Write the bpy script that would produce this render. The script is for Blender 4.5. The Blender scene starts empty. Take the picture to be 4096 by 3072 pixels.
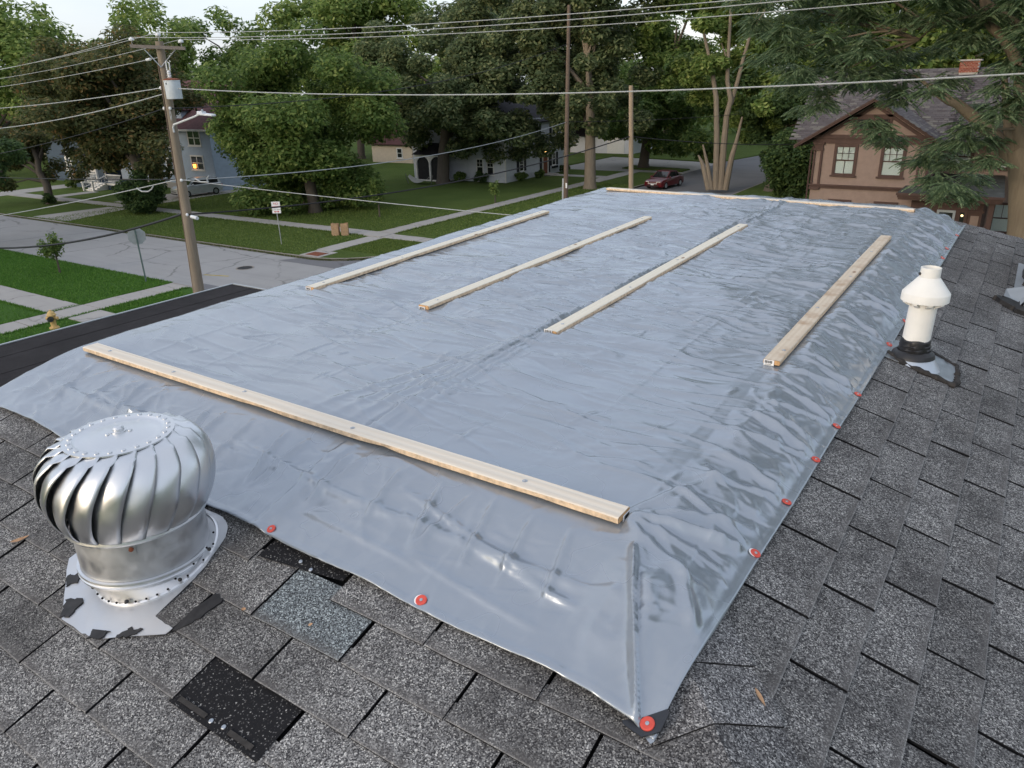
import bpy, bmesh, math, random
import numpy as np
from mathutils import Vector, Matrix
R = math.radians
random.seed(7)
rng = np.random.default_rng(7)
SC = bpy.context.scene
COL = SC.collection

# ------------------------------------------------------------------ camera
cam_d = bpy.data.cameras.new('camera')
cam = bpy.data.objects.new('camera', cam_d)
COL.objects.link(cam)
CX = Vector((0.83205, 0.55406, -0.02662)); CU = Vector((-0.18586, 0.32369, 0.92773)); CW = Vector((-0.52263, 0.76697, -0.37230))
CPOS = Vector((0.7169, -1.5997, 1.1543))
m = Matrix((CX, CU, -CW)).transposed().to_4x4()
m.translation = CPOS
cam.matrix_world = m
cam_d.sensor_width = 36.0
cam_d.lens = 26.4
cam_d.clip_start = 0.05
cam_d.clip_end = 2000
SC.camera = cam

# ------------------------------------------------------------------ sky, sun, exposure
world = bpy.data.worlds.new('World')
SC.world = world
world.use_nodes = True
nt = world.node_tree
nt.nodes.clear()
wo = nt.nodes.new('ShaderNodeOutputWorld')
bg = nt.nodes.new('ShaderNodeBackground')
sky = nt.nodes.new('ShaderNodeTexSky')
sky.sky_type = 'NISHITA'
sky.sun_disc = False
SUN_EL, SUN_ROT = R(16), R(197)
sky.sun_elevation = SUN_EL
sky.sun_rotation = SUN_ROT
sky.air_density = 1.0; sky.dust_density = 2.5; sky.ozone_density = 1.2
tc = nt.nodes.new('ShaderNodeTexCoord')
cmap = nt.nodes.new('ShaderNodeMapping'); cmap.inputs['Scale'].default_value = (1.3, 1.3, 4.5)
cn = nt.nodes.new('ShaderNodeTexNoise'); cn.inputs['Scale'].default_value = 2.2; cn.inputs['Detail'].default_value = 6
cr = nt.nodes.new('ShaderNodeValToRGB')
cr.color_ramp.elements[0].position = 0.3; cr.color_ramp.elements[0].color = (5.9, 6.5, 7.7, 1)
cr.color_ramp.elements[1].position = 0.72; cr.color_ramp.elements[1].color = (8.4, 8.5, 8.9, 1)
mx = nt.nodes.new('ShaderNodeMix'); mx.data_type = 'RGBA'; mx.inputs[0].default_value = 0.5
nt.links.new(tc.outputs['Generated'], cmap.inputs['Vector'])
nt.links.new(cmap.outputs['Vector'], cn.inputs['Vector'])
nt.links.new(cn.outputs['Fac'], cr.inputs['Fac'])
nt.links.new(sky.outputs['Color'], mx.inputs[6])
nt.links.new(cr.outputs['Color'], mx.inputs[7])
nt.links.new(mx.outputs[2], bg.inputs['Color'])
bg.inputs['Strength'].default_value = 0.135
nt.links.new(bg.outputs['Background'], wo.inputs['Surface'])

sun_d = bpy.data.lights.new('sun', 'SUN')
sun_d.energy = 0.6
sun_d.angle = R(24)
sun_d.color = (1.0, 0.86, 0.72)
sun = bpy.data.objects.new('sun', sun_d)
COL.objects.link(sun)
sdir = Vector((math.sin(SUN_ROT) * math.cos(SUN_EL), math.cos(SUN_ROT) * math.cos(SUN_EL), math.sin(SUN_EL)))
sun.rotation_euler = sdir.to_track_quat('Z', 'Y').to_euler()
sun.location = (0, -5, 30)

vs = SC.view_settings
vs.view_transform = 'Standard'; vs.look = 'None'; vs.gamma = 1.0; vs.use_curve_mapping = False
vs.exposure = 0.5
SC.cycles.max_bounces = 6; SC.cycles.diffuse_bounces = 3; SC.cycles.glossy_bounces = 3; SC.cycles.transmission_bounces = 4
SC.cycles.use_denoising = True

# ------------------------------------------------------------------ materials
MATS = {}
class G:
    """tiny node-graph helper"""
    def __init__(s, name):
        s.m = bpy.data.materials.new(name); s.m.use_nodes = True
        s.t = s.m.node_tree; s.t.nodes.clear()
        s.out = s.n('ShaderNodeOutputMaterial'); s.b = s.n('ShaderNodeBsdfPrincipled')
        s.l(s.b.outputs[0], s.out.inputs[0]); MATS[name] = s.m
    def n(s, k): return s.t.nodes.new(k)
    def l(s, a, b): s.t.links.new(a, b)
    def set(s, **k):
        for a, v in k.items():
            s.b.inputs[a.replace('_', ' ')].default_value = v
    def pos(s, scale=(1, 1, 1), obj=False, rot=(0, 0, 0)):
        mp = s.n('ShaderNodeMapping'); mp.inputs['Scale'].default_value = scale; mp.inputs['Rotation'].default_value = rot
        if obj: s.l(s.n('ShaderNodeTexCoord').outputs['Object'], mp.inputs['Vector'])
        else: s.l(s.n('ShaderNodeNewGeometry').outputs['Position'], mp.inputs['Vector'])
        return mp.outputs[0]
    def noise(s, vec, scale, detail=4, rough=.55, dist=0):
        x = s.n('ShaderNodeTexNoise'); x.inputs['Scale'].default_value = scale; x.inputs['Detail'].default_value = detail
        x.inputs['Roughness'].default_value = rough; x.inputs['Distortion'].default_value = dist
        s.l(vec, x.inputs['Vector']); return x.outputs['Fac']
    def vor(s, vec, scale, feat='F1', out='Distance', rnd=1.0):
        x = s.n('ShaderNodeTexVoronoi'); x.feature = feat; x.inputs['Scale'].default_value = scale; x.inputs['Randomness'].default_value = rnd
        s.l(vec, x.inputs['Vector']); return x.outputs[out]
    def ramp(s, fac, stops, interp='LINEAR'):
        x = s.n('ShaderNodeValToRGB'); x.color_ramp.interpolation = interp
        e = x.color_ramp.elements
        while len(e) < len(stops): e.new(0.5)
        for i, (p, c) in enumerate(stops):
            e[i].position = p
            e[i].color = (*c, 1) if len(c) == 3 else c
        s.l(fac, x.inputs[0]); return x.outputs[0]
    def mix(s, fac, a, b, mode='MIX'):
        x = s.n('ShaderNodeMix'); x.data_type = 'RGBA'; x.blend_type = mode
        for v, i in ((fac, 0), (a, 6), (b, 7)):
            if isinstance(v, (int, float)): x.inputs[i].default_value = v
            elif isinstance(v, tuple): x.inputs[i].default_value = (*v, 1)
            else: s.l(v, x.inputs[i])
        return x.outputs[2]
    def math(s, op, a, b=0.0):
        x = s.n('ShaderNodeMath'); x.operation = op
        for v, i in ((a, 0), (b, 1)):
            if isinstance(v, (int, float)): x.inputs[i].default_value = v
            else: s.l(v, x.inputs[i])
        return x.outputs[0]
    def sep(s, v):
        x = s.n('ShaderNodeSeparateColor'); s.l(v, x.inputs[0]); return x.outputs
    def bump(s, h, dist=.005, strength=1.0):
        x = s.n('ShaderNodeBump'); x.inputs['Distance'].default_value = dist; x.inputs['Strength'].default_value = strength
        s.l(h, x.inputs['Height']); s.l(x.outputs[0], s.b.inputs['Normal'])
    def col(s, c): s.l(c, s.b.inputs['Base Color'])
    def island(s): return s.n('ShaderNodeNewGeometry').outputs['Random Per Island']
    def orand(s): return s.n('ShaderNodeObjectInfo').outputs['Random']

def paint(name, c, rough=.6, var=.12, scale=6, metal=0.0, spec=.3):
    g = G(name); p = g.pos()
    n = g.noise(p, scale, 5)
    lo = tuple(v * (1 - var) for v in c); hi = tuple(min(1, v * (1 + var)) for v in c)
    g.col(g.ramp(n, [(.3, lo), (.7, hi)])); g.set(Roughness=rough, Metallic=metal)
    g.b.inputs['Specular IOR Level'].default_value = spec
    return g.m

# asphalt shingles: grey, black and pale granules, worn dark stains
def shingle_mat(name, tint=(1, 1, 1), dark=1.0, stain=1.0, bare=0.0):
    g = G(name); p = g.pos()
    gr = g.vor(p, 340, out='Color'); s = g.sep(gr)
    k = [tuple(v * t * dark for v, t in zip(c, tint)) for c in ((.042, .041, .043), (.105, .103, .103), (.185, .182, .180), (.30, .296, .288), (.54, .53, .505))]
    base = g.ramp(s[0], [(0, k[0]), (.24, k[1]), (.48, k[2]), (.72, k[3]), (.92, k[4])], 'CONSTANT')
    big = g.noise(p, 3.6, 5, .6)
    fine = g.noise(p, 26, 4, .7)
    w = g.ramp(g.math('ADD', g.math('MULTIPLY', big, .7), g.math('MULTIPLY', fine, .4)), [(.46, (.0,) * 3), (.6, (1,) * 3)])
    rv = g.orand()
    tab = g.ramp(rv, [(0, (.78,) * 3), (1, (1.14,) * 3)])
    c = g.mix(1.0, base, tab, 'MULTIPLY')
    inv = g.math('MULTIPLY', g.math('SUBTRACT', 1.0, w), .42 * stain)
    c = g.mix(inv, c, (.028, .026, .027))
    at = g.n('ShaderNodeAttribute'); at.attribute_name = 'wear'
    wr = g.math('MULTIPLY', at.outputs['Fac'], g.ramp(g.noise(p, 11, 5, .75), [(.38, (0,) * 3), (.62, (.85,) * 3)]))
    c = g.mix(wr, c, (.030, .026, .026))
    al = g.n('ShaderNodeAttribute'); al.attribute_name = 'lip_highlight'
    c = g.mix(g.math('MULTIPLY', al.outputs['Fac'], .5), c, (.36, .35, .34))  # thin pale highlight along the butt edge, painted into the colour
    if bare:
        keep = g.ramp(s[1], [(0, (1,) * 3), (bare, (1,) * 3), (bare + .001, (0,) * 3)], 'CONSTANT')
        c = g.mix(keep, c, (.012, .012, .014))
    g.col(c); g.set(Roughness=.9); g.b.inputs['Specular IOR Level'].default_value = .25
    g.bump(g.math('ADD', g.math('MULTIPLY', s[0], 1.0), g.math('MULTIPLY', fine, 1.2)), .0018, .9)
    return g.m
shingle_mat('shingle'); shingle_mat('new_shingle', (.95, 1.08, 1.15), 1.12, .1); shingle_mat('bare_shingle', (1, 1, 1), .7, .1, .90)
shingle_mat('cap_shingle', (1, 1, 1.02), 1.0, .8)

def tarp_mat():
    g = G('tarp'); p = g.pos()
    n = g.noise(p, 1.4, 4); st = g.noise(g.pos((4, 34, 4), rot=(0, 0, .35)), 1.0, 2, .5)
    c = g.mix(g.math('MULTIPLY', n, .5), (.315, .35, .395), (.365, .40, .44))
    c = g.mix(g.math('MULTIPLY', st, .3), c, (.41, .435, .465))
    g.col(c)
    g.set(Metallic=.55); g.b.inputs['Specular IOR Level'].default_value = .5
    rr = g.ramp(g.noise(p, 4, 2, .5), [(.3, (.19,) * 3), (.7, (.31,) * 3)]); g.l(rr, g.b.inputs['Roughness'])
    f1 = g.noise(p, 5, 3, .5, .8)
    f2 = g.noise(g.pos((6, 22, 6), rot=(0, 0, .22)), 1.0, 3, .5, .6)
    h = g.math('ADD', g.math('MULTIPLY', f1, .5), g.math('MULTIPLY', f2, .3))
    return g.m
tarp_mat()

def pine(name, c0, c1, knot=(.22, .11, .05), axis=0, dirt=.0):
    g = G(name)
    sc = [22, 22, 22]; sc[axis] = 1.1
    p = g.pos(tuple(sc), True)
    n = g.noise(p, 1.0, 6, .6, 1.2)
    w = g.n('ShaderNodeTexWave'); w.wave_type = 'BANDS'; w.bands_direction = 'YXZ'[axis] if axis < 2 else 'X'
    w.inputs['Scale'].default_value = .55; w.inputs['Distortion'].default_value = 9; w.inputs['Detail'].default_value = 3; w.inputs['Detail Scale'].default_value = .8
    g.l(p, w.inputs['Vector'])
    c = g.mix(g.math('MULTIPLY', w.outputs['Fac'], .38), c0, c1)
    c = g.mix(g.math('MULTIPLY', n, .35), c, tuple(v * .82 for v in c1))
    ks = [3.2, 3.2, 3.2]; ks[axis] = 1.7
    kd = g.vor(g.pos(tuple(ks), True), 3.0)
    c = g.mix(g.ramp(kd, [(.05, (1,) * 3), (.13, (0,) * 3)]), c, knot)
    if dirt:
        d = g.ramp(g.noise(g.pos((9, 9, 9), True), 1.0, 4), [(.5, (0,) * 3), (.75, (dirt,) * 3)])
        c = g.mix(d, c, (.36, .22, .12))
    g.col(c); g.set(Roughness=.7); g.bump(g.math('ADD', n, w.outputs['Fac']), .0015, .5)
    return g.m
pine('pine_y', (.80, .755, .64), (.70, .62, .48), axis=1)
pine('pine_x', (.80, .73, .62), (.70, .58, .45), axis=0)
pine('pine_worn', (.70, .60, .47), (.53, .42, .30), axis=1, dirt=.8)
paint('pine_edge', (.66, .50, .34), .85, .3, 45)
paint('pine_end', (.55, .33, .16), .8, .25, 60)
def weathered(name, c0, c1, axis=2, sc=30):
    g = G(name); s = [sc] * 3; s[axis] = 1.2
    n = g.noise(g.pos(tuple(s)), 1.0, 6, .65, .5); big = g.noise(g.pos(), .9, 3)
    c = g.mix(n, c0, c1); c = g.mix(g.math('MULTIPLY', big, .45), c, tuple(v * .6 for v in c0)); g.col(c)
    g.set(Roughness=.85); g.bump(n, .02, .8); return g.m
weathered('pole_wood', (.17, .135, .10), (.42, .35, .27), 2, 14)
weathered('pole_brown', (.10, .07, .05), (.22, .16, .12), 2, 12)
weathered('pole_new', (.30, .22, .15), (.46, .36, .26), 2, 12)
weathered('arm_wood', (.13, .11, .10), (.30, .27, .25), 1, 14)
weathered('bark', (.055, .045, .036), (.17, .14, .11), 2, 9)
weathered('bark_pale', (.14, .115, .085), (.34, .28, .21), 2, 7)
weathered('bark_locust', (.12, .095, .065), (.30, .24, .17), 2, 11)

def metal(name, c, rough=.3, var=.12, bump=.0, sc=3.0):
    g = G(name); p = g.pos(); n = g.noise(p, sc, 5)
    g.col(g.ramp(n, [(.3, tuple(v * (1 - var) for v in c)), (.7, c)]))
    g.l(g.ramp(g.noise(p, sc * 4, 4), [(.3, (rough * .8,) * 3), (.7, (rough * 1.35,) * 3)]), g.b.inputs['Roughness'])
    g.set(Metallic=1.0)
    if bump: g.bump(g.noise(p, 14, 3), bump, .6)
    return g.m
metal('aluminium', (.74, .755, .775), .36, .14)
metal('aluminium_dull', (.68, .69, .71), .48, .15, 0, 5)
metal('galvanised', (.55, .58, .62), .42, .2, .002, 12)
metal('steel_dark', (.25, .26, .27), .5)
paint('tar', (.018, .017, .018), .55, .5, 40, spec=.5)
def rough_black(name, c, bump=.01, sc=60):
    g = G(name); p = g.pos(); n = g.noise(p, sc, 5, .7)
    g.col(g.ramp(g.noise(p, 2.5, 6, .7), [(.35, tuple(v * .75 for v in c)), (.7, tuple(v * 1.5 for v in c))]))
    g.set(Roughness=.92); g.b.inputs['Specular IOR Level'].default_value = .25; g.bump(n, bump, .8)
    return g.m
rough_black('flat_roofing', (.021, .019, .0205)); rough_black('slot_dark', (.010, .010, .011)); rough_black('roof_ledge', (.09, .075, .065))
paint('pvc', (.80, .79, .75), .45, .05, 9); paint('rubber', (.014, .014, .016), .45, .3, 30, spec=.5)
paint('tarp_patch', (.022, .025, .032), .42, .15, 30, spec=.5); paint('red_plastic', (.62, .075, .05), .4, .12, 60, spec=.5)
paint('white_tag', (.82, .82, .82), .5, .04); paint('black_ink', (.02, .02, .02), .6, .1); paint('red_ink', (.55, .03, .035), .5, .1)
paint('leaf_dry', (.42, .25, .14), .7, .3, 80)

def grass_mat(name, c0, c1, c2):
    g = G(name); p = g.pos(); a = g.noise(p, .35, 4); b = g.noise(g.pos((1, 1, 1)), 9, 6, .75); st = g.noise(g.pos((.25, 2.2, 1)), 1.0, 3)
    c = g.mix(g.ramp(a, [(.35, (0,) * 3), (.65, (1,) * 3)]), c0, c1)
    c = g.mix(g.ramp(b, [(.4, (0,) * 3), (.72, (.75,) * 3)]), c, c2)
    c = g.mix(g.math('MULTIPLY', st, .25), c, tuple(v * .7 for v in c0))
    g.col(c); g.set(Roughness=.95); g.b.inputs['Specular IOR Level'].default_value = .15
    g.bump(g.noise(p, 22, 5, .8), .12, 1.0); return g.m
grass_mat('grass_lush', (.055, .14, .02), (.075, .18, .028), (.11, .22, .045))
grass_mat('grass', (.078, .128, .026), (.108, .16, .036), (.15, .195, .055))
def concrete(name, c, crack=.35, scale=.22, joint=None):
    g = G(name); p = g.pos(); a = g.noise(p, .5, 6, .65); b = g.noise(p, 14, 4, .7)
    k = g.mix(a, tuple(v * .82 for v in c), tuple(v * 1.12 for v in c)); k = g.mix(g.math('MULTIPLY', b, .3), k, tuple(v * .75 for v in c))
    wv = g.n('ShaderNodeVectorMath'); wv.operation = 'ADD'
    nn = g.n('ShaderNodeTexNoise'); nn.inputs['Scale'].default_value = .9; nn.inputs['Detail'].default_value = 4; g.l(p, nn.inputs['Vector'])
    g.l(p, wv.inputs[0]); g.l(nn.outputs['Color'], wv.inputs[1])
    d = g.vor(wv.outputs[0], scale, 'DISTANCE_TO_EDGE')
    brk = g.ramp(g.noise(p, .3, 3), [(.42, (0,) * 3), (.55, (crack,) * 3)])
    ck = g.mix(1.0, g.ramp(d, [(.004, (1,) * 3), (.018, (0,) * 3)]), brk, 'MULTIPLY')
    k = g.mix(ck, k, (.045, .043, .04))
    dk = g.ramp(g.noise(g.pos((.15, 2.0, 1)), 1.0, 4), [(.5, (0,) * 3), (.7, (.3,) * 3)])
    k = g.mix(dk, k, tuple(v * .72 for v in c))
    g.col(k); g.set(Roughness=.9); g.bump(b, .02, .5); return g.m
concrete('road', (.34, .335, .33), .5, .2); concrete('sidewalk', (.40, .38, .355), .4, .3); concrete('kerb', (.30, .27, .235), .9, 1.4); concrete('asphalt', (.17, .17, .178), .4, .15)
paint('tactile', (.20, .065, .035), .85, .2, 8); paint('road_yellow', (.42, .32, .08), .85, .2, 4); paint('iron', (.03, .03, .032), .6, .3, 30)
paint('hydrant_yellow', (.62, .42, .17), .5, .12, 9); paint('hydrant_cap', (.035, .04, .042), .5, .2, 20)
paint('sign_back', (.42, .45, .47), .45, .1, 5, .6); paint('sign_red', (.5, .02, .025), .4, .08); paint('post_green', (.10, .15, .145), .5, .15)
paint('paper_bag', (.42, .28, .17), .85, .2, 10); paint('porcelain', (.78, .80, .82), .25, .05, spec=.6); paint('transformer', (.60, .65, .70), .45, .06); paint('rust', (.22, .07, .035), .8, .3, 20)
paint('lamp_grey', (.66, .69, .72), .4, .05); paint('cable_black', (.02, .02, .022), .5, .2); paint('wire_grey', (.40, .42, .43), .45, .1); paint('plastic_grey', (.34, .37, .40), .5, .1)
paint('stucco', (.285, .212, .182), .9, .09, 3.0, spec=.15); paint('brown_trim', (.080, .046, .039), .65, .15, 4); paint('porch_roofing', (.06, .062, .055), .8, .4, 2)
paint('white_siding', (.58, .60, .64), .6, .06, 3); paint('blue_siding', (.36, .44, .54), .6, .07, 3); paint('navy_siding', (.055, .085, .125), .65, .1, 3); paint('cream_siding', (.62, .52, .40), .65, .07, 3)
paint('white_trim', (.70, .69, .66), .55, .05); paint('maroon_roof', (.105, .05, .052), .85, .25, 3); paint('red_roof', (.20, .035, .04), .75, .2, 3); paint('dark_roof', (.03, .028, .034), .85, .3, 3)
paint('black_shutter', (.016, .017, .02), .55, .1); paint('door_brown', (.19, .075, .045), .5, .1); paint('curtain', (.50, .56, .54), .9, .1, 20); paint('dim_room', (.03, .028, .026), .9, .3, 2); paint('flowers', (.30, .05, .02), .8, .5, 30); paint('screen_mesh', (.020, .021, .024), .7, .2, 4)
paint('hammock', (.40, .40, .37), .9, .1)
g = G('house_shingle')
g.col(g.ramp(g.island(), [(0, (.070, .058, .060)), (.45, (.095, .083, .085)), (.8, (.115, .103, .10)), (1, (.17, .16, .135))])); g.set(Roughness=.9); g.bump(g.noise(g.pos(), 30, 4), .01, .6)
g = G('brick'); g.col(g.ramp(g.island(), [(0, (.22, .06, .04)), (.6, (.30, .09, .055)), (1, (.38, .15, .10))])); g.set(Roughness=.9); g.bump(g.noise(g.pos(), 40, 4), .006, .6)
paint('mortar', (.42, .39, .36), .9, .1, 12)
g = G('glass'); g.set(Roughness=.06); g.col(g.ramp(g.noise(g.pos(), 1.5, 2), [(.3, (.012, .013, .014)), (.7, (.03, .032, .034))])); g.b.inputs['Specular IOR Level'].default_value = .6
g = G('clear_glass'); g.set(Roughness=.03); g.b.inputs['Transmission Weight'].default_value = 1.0; g.b.inputs['IOR'].default_value = 1.08; g.b.inputs['Base Color'].default_value = (.93, .96, .95, 1)
def emit(name, c, s):
    g = G(name); g.b.inputs['Emission Color'].default_value = (*c, 1); g.b.inputs['Emission Strength'].default_value = s; g.b.inputs['Base Color'].default_value = (*c, 1)
emit('porch_glow', (1.0, .62, .22), 9.0); emit('table_glow', (1.0, .36, .06), 3.2); emit('small_glow', (1.0, .8, .4), 1.6)
g = G('car_red'); g.col(g.ramp(g.noise(g.pos(), 3, 2), [(.3, (.085, .005, .008)), (.7, (.105, .006, .010))])); g.set(Roughness=.28); g.b.inputs['Coat Weight'].default_value = .25
g = G('car_silver'); g.col(g.ramp(g.noise(g.pos(), 3, 2), [(.3, (.46, .49, .51)), (.7, (.52, .55, .57))])); g.set(Roughness=.35, Metallic=.4); g.b.inputs['Coat Weight'].default_value = .7
paint('tyre', (.015, .015, .016), .8, .2, 10); paint('lens', (.7, .68, .6), .12, .05, spec=.8)

def leaf_mat(name, stops, trans=.46):
    g = G(name)
    g.col(g.ramp(g.island(), stops)); g.set(Roughness=.6); g.b.inputs['Specular IOR Level'].default_value = .22
    tr = g.n('ShaderNodeBsdfTranslucent'); ms = g.n('ShaderNodeMixShader'); ms.inputs[0].default_value = trans
    rp = g.ramp(g.island(), [(p, tuple(v * 1.25 for v in c)) for p, c in stops]); g.l(rp, tr.inputs[0])
    g.l(g.b.outputs[0], ms.inputs[1]); g.l(tr.outputs[0], ms.inputs[2]); g.l(ms.outputs[0], g.out.inputs[0])
leaf_mat('leaf_maple_dark', [(0, (0.067, 0.090, 0.036)), (.55, (0.113, 0.132, 0.051)), (.9, (0.191, 0.176, 0.071)), (1, (0.358, 0.213, 0.088))])
leaf_mat('leaf_green', [(0, (0.077, 0.132, 0.036)), (.6, (0.134, 0.210, 0.055)), (1, (0.292, 0.353, 0.107))])
leaf_mat('leaf_oak', [(0, (0.081, 0.117, 0.055)), (.6, (0.138, 0.182, 0.081)), (1, (0.314, 0.331, 0.157))])
leaf_mat('leaf_light', [(0, (0.116, 0.182, 0.051)), (.6, (0.197, 0.282, 0.075)), (1, (0.381, 0.438, 0.148))])
leaf_mat('leaf_locust', [(0, (0.109, 0.171, 0.090)), (.6, (0.179, 0.262, 0.142)), (1, (0.320, 0.390, 0.232))], .35)
leaf_mat('leaf_dark', [(0, (0.041, 0.077, 0.028)), (.6, (0.072, 0.120, 0.041)), (1, (0.134, 0.193, 0.061))])
leaf_mat('leaf_grass', [(0, (.06, .15, .02)), (.6, (.09, .21, .032)), (1, (.15, .28, .055))], .3)
leaf_mat('leaf_grass_far', [(0, (.09, .145, .03)), (.6, (.13, .19, .042)), (1, (.19, .235, .07))], .3)
# ------------------------------------------------------------------ building helpers
GZ = -8.2
class MB:
    def __init__(s): s.v = []; s.f = []
    def add(s, vs, fs):
        o = len(s.v); s.v += [tuple(a) for a in vs]; s.f += [tuple(i + o for i in f) for f in fs]; return s
    def box(s, x0, x1, y0, y1, z0, z1, M=None):
        v = [(x0, y0, z0), (x1, y0, z0), (x1, y1, z0), (x0, y1, z0), (x0, y0, z1), (x1, y0, z1), (x1, y1, z1), (x0, y1, z1)]
        if M: v = [M(*a) for a in v]
        return s.add(v, [(3, 2, 1, 0), (4, 5, 6, 7), (0, 1, 5, 4), (1, 2, 6, 5), (2, 3, 7, 6), (3, 0, 4, 7)])
    def prism(s, poly, z0, z1, M=None):
        n = len(poly); v = [(x, y, z0) for x, y in poly] + [(x, y, z1) for x, y in poly]
        if M: v = [M(*a) for a in v]
        return s.add(v, [tuple(range(n - 1, -1, -1)), tuple(range(n, 2 * n))] + [(i, (i + 1) % n, n + (i + 1) % n, n + i) for i in range(n)])
    def tube(s, pts, rad, n=8, cap=True):
        pts = [Vector(p) for p in pts]
        if isinstance(rad, (int, float)): rad = [rad] * len(pts)
        rings = []; up = None
        for i, p in enumerate(pts):
            t = (pts[min(i + 1, len(pts) - 1)] - pts[max(i - 1, 0)]).normalized()
            if up is None: up = Vector((0, 0, 1)) if abs(t.z) < .9 else Vector((1, 0, 0))
            a = t.cross(up).normalized(); b = t.cross(a).normalized(); up = -b if False else up
            rings.append([p + (a * math.cos(k * 2 * math.pi / n) + b * math.sin(k * 2 * math.pi / n)) * rad[i] for k in range(n)])
        o = len(s.v); s.v += [tuple(q) for r in rings for q in r]
        for i in range(len(pts) - 1):
            for k in range(n):
                s.f.append((o + i * n + k, o + i * n + (k + 1) % n, o + (i + 1) * n + (k + 1) % n, o + (i + 1) * n + k))
        if cap:
            s.f.append(tuple(o + k for k in range(n))[::-1]); s.f.append(tuple(o + (len(pts) - 1) * n + k for k in range(n)))
        return s
    def lathe(s, prof, c=(0, 0, 0), n=24, M=None, cap=False):
        o = len(s.v); vs = []
        for r, z in prof:
            for k in range(n):
                a = 2 * math.pi * k / n; p = (c[0] + r * math.cos(a), c[1] + r * math.sin(a), c[2] + z)
                vs.append(M(*p) if M else p)
        s.v += [tuple(v) for v in vs]; L = len(prof)
        for i in range(L - 1):
            for k in range(n):
                s.f.append((o + i * n + k, o + i * n + (k + 1) % n, o + (i + 1) * n + (k + 1) % n, o + (i + 1) * n + k))
        if cap: s.f.append(tuple(o + (L - 1) * n + k for k in range(n))); s.f.append(tuple(o + k for k in range(n))[::-1])
        return s
    def blob(s, c, r, M=None, n=8):
        return s.lathe([(r[0] * max(.02, math.sin(math.pi * i / n)), -r[2] * math.cos(math.pi * i / n)) for i in range(n + 1)], c, 10, M)

WL = {}
def link(name, me, parent=None, mat=None, smooth=False):
    o = bpy.data.objects.new(name, me); COL.objects.link(o)
    if mat: me.materials.append(MATS[mat] if isinstance(mat, str) else mat)
    if smooth:
        me.polygons.foreach_set('use_smooth', [True] * len(me.polygons))
        if len(me.polygons) < 20000: me.set_sharp_from_angle(angle=R(38))
    if parent is not None: o.parent = parent
    return o
def part(name, mb, mat, parent=None, smooth=False, world=True, bevel=0):
    """world=True: vertices are world coordinates and are moved into the parent's frame"""
    v = mb.v
    off = WL.get(parent.name) if (parent is not None and world) else None
    if off is not None and any(off): v = [(a - off[0], b - off[1], c - off[2]) for a, b, c in v]
    me = bpy.data.meshes.new(name); me.from_pydata(v, [], mb.f); me.update()
    o = link(name, me, parent, mat, smooth)
    if parent is not None: WL[o.name] = WL.get(parent.name, (0, 0, 0)) if world else (0, 0, 0)
    else: WL[o.name] = (0, 0, 0)
    if bevel:
        b = o.modifiers.new('bevel', 'BEVEL'); b.width = bevel; b.segments = 2; b.limit_method = 'ANGLE'
    return o
def big(name, V, F, mat, parent=None, smooth=False):
    """numpy quads"""
    me = bpy.data.meshes.new(name); nf = len(F); k = F.shape[1]
    off = WL.get(parent.name, (0, 0, 0)) if parent is not None else (0, 0, 0)
    V = V - np.array(off)
    me.vertices.add(len(V)); me.vertices.foreach_set('co', V.astype(np.float32).ravel())
    me.loops.add(nf * k); me.loops.foreach_set('vertex_index', F.astype(np.int32).ravel())
    me.polygons.add(nf); me.polygons.foreach_set('loop_start', np.arange(0, nf * k, k, dtype=np.int32))
    me.update(calc_edges=True); me.validate()
    o = link(name, me, parent, mat, smooth); WL[o.name] = off
    return o
def tag(o, label=None, cat=None, group=None, kind=None):
    if label: o['label'] = label
    if cat: o['category'] = cat
    if group: o['group'] = group
    if kind: o['kind'] = kind
    return o
def thing(name, label, cat, loc=(0, 0, 0), rotz=0, group=None):
    o = bpy.data.objects.new(name, None); COL.objects.link(o)
    o.location = loc; o.rotation_euler = (0, 0, rotz); o.empty_display_size = .2
    WL[o.name] = tuple(loc)
    return tag(o, label, cat, group)
def struct(name, mb, mat, smooth=False): return tag(part(name, mb, mat, None, smooth), kind='structure')

# ------------------------------------------------------------------ ground, roads, pavements
def quad_fill(x0, x1, y0, y1, z0, z1): return MB().box(x0, x1, y0, y1, z0, z1)
KD = .13
ROADZ = GZ - KD
struct('ground', MB().add([(-900, -500, ROADZ - .05), (900, -500, ROADZ - .05), (900, 1500, ROADZ - .05), (-900, 1500, ROADZ - .05)], [(0, 1, 2, 3)]), 'grass')
Y0, Y1, X0, X1 = 20.7, 28.5, -29.8, -20.2
struct('road', MB().add([(-300, Y0 - .2, ROADZ), (200, Y0 - .2, ROADZ), (200, Y1 + .2, ROADZ), (-300, Y1 + .2, ROADZ)], [(0, 1, 2, 3)]), 'road')
struct('cross_street', MB().add([(X0 - 6, Y1 - 1, ROADZ + .006), (X1 + 6, Y1 - 1, ROADZ + .006), (X1 + .3, Y1 + 7, ROADZ + .006), (X1 + .5, 85, ROADZ + .006), (X1 + 7, 104, ROADZ + .006), (40, 122, ROADZ + .006), (40, 132, ROADZ + .006), (X0 + 8, 114, ROADZ + .006), (X0 + 1, 100, ROADZ + .006), (X0 - 16, 88.4, ROADZ + .006), (X0 - 16, 76, ROADZ + .006), (X0 - .3, 76, ROADZ + .006), (X0 - .3, Y1 + 7, ROADZ + .006)], [tuple(range(13))]), 'asphalt')
struct('side_street', MB().add([(X0 - 5, -60, ROADZ + .006), (X1 + 5, -60, ROADZ + .006), (X1 + 5, Y0 + 1, ROADZ + .006), (X0 - 5, Y0 + 1, ROADZ + .006)], [(0, 1, 2, 3)]), 'asphalt')
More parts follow.
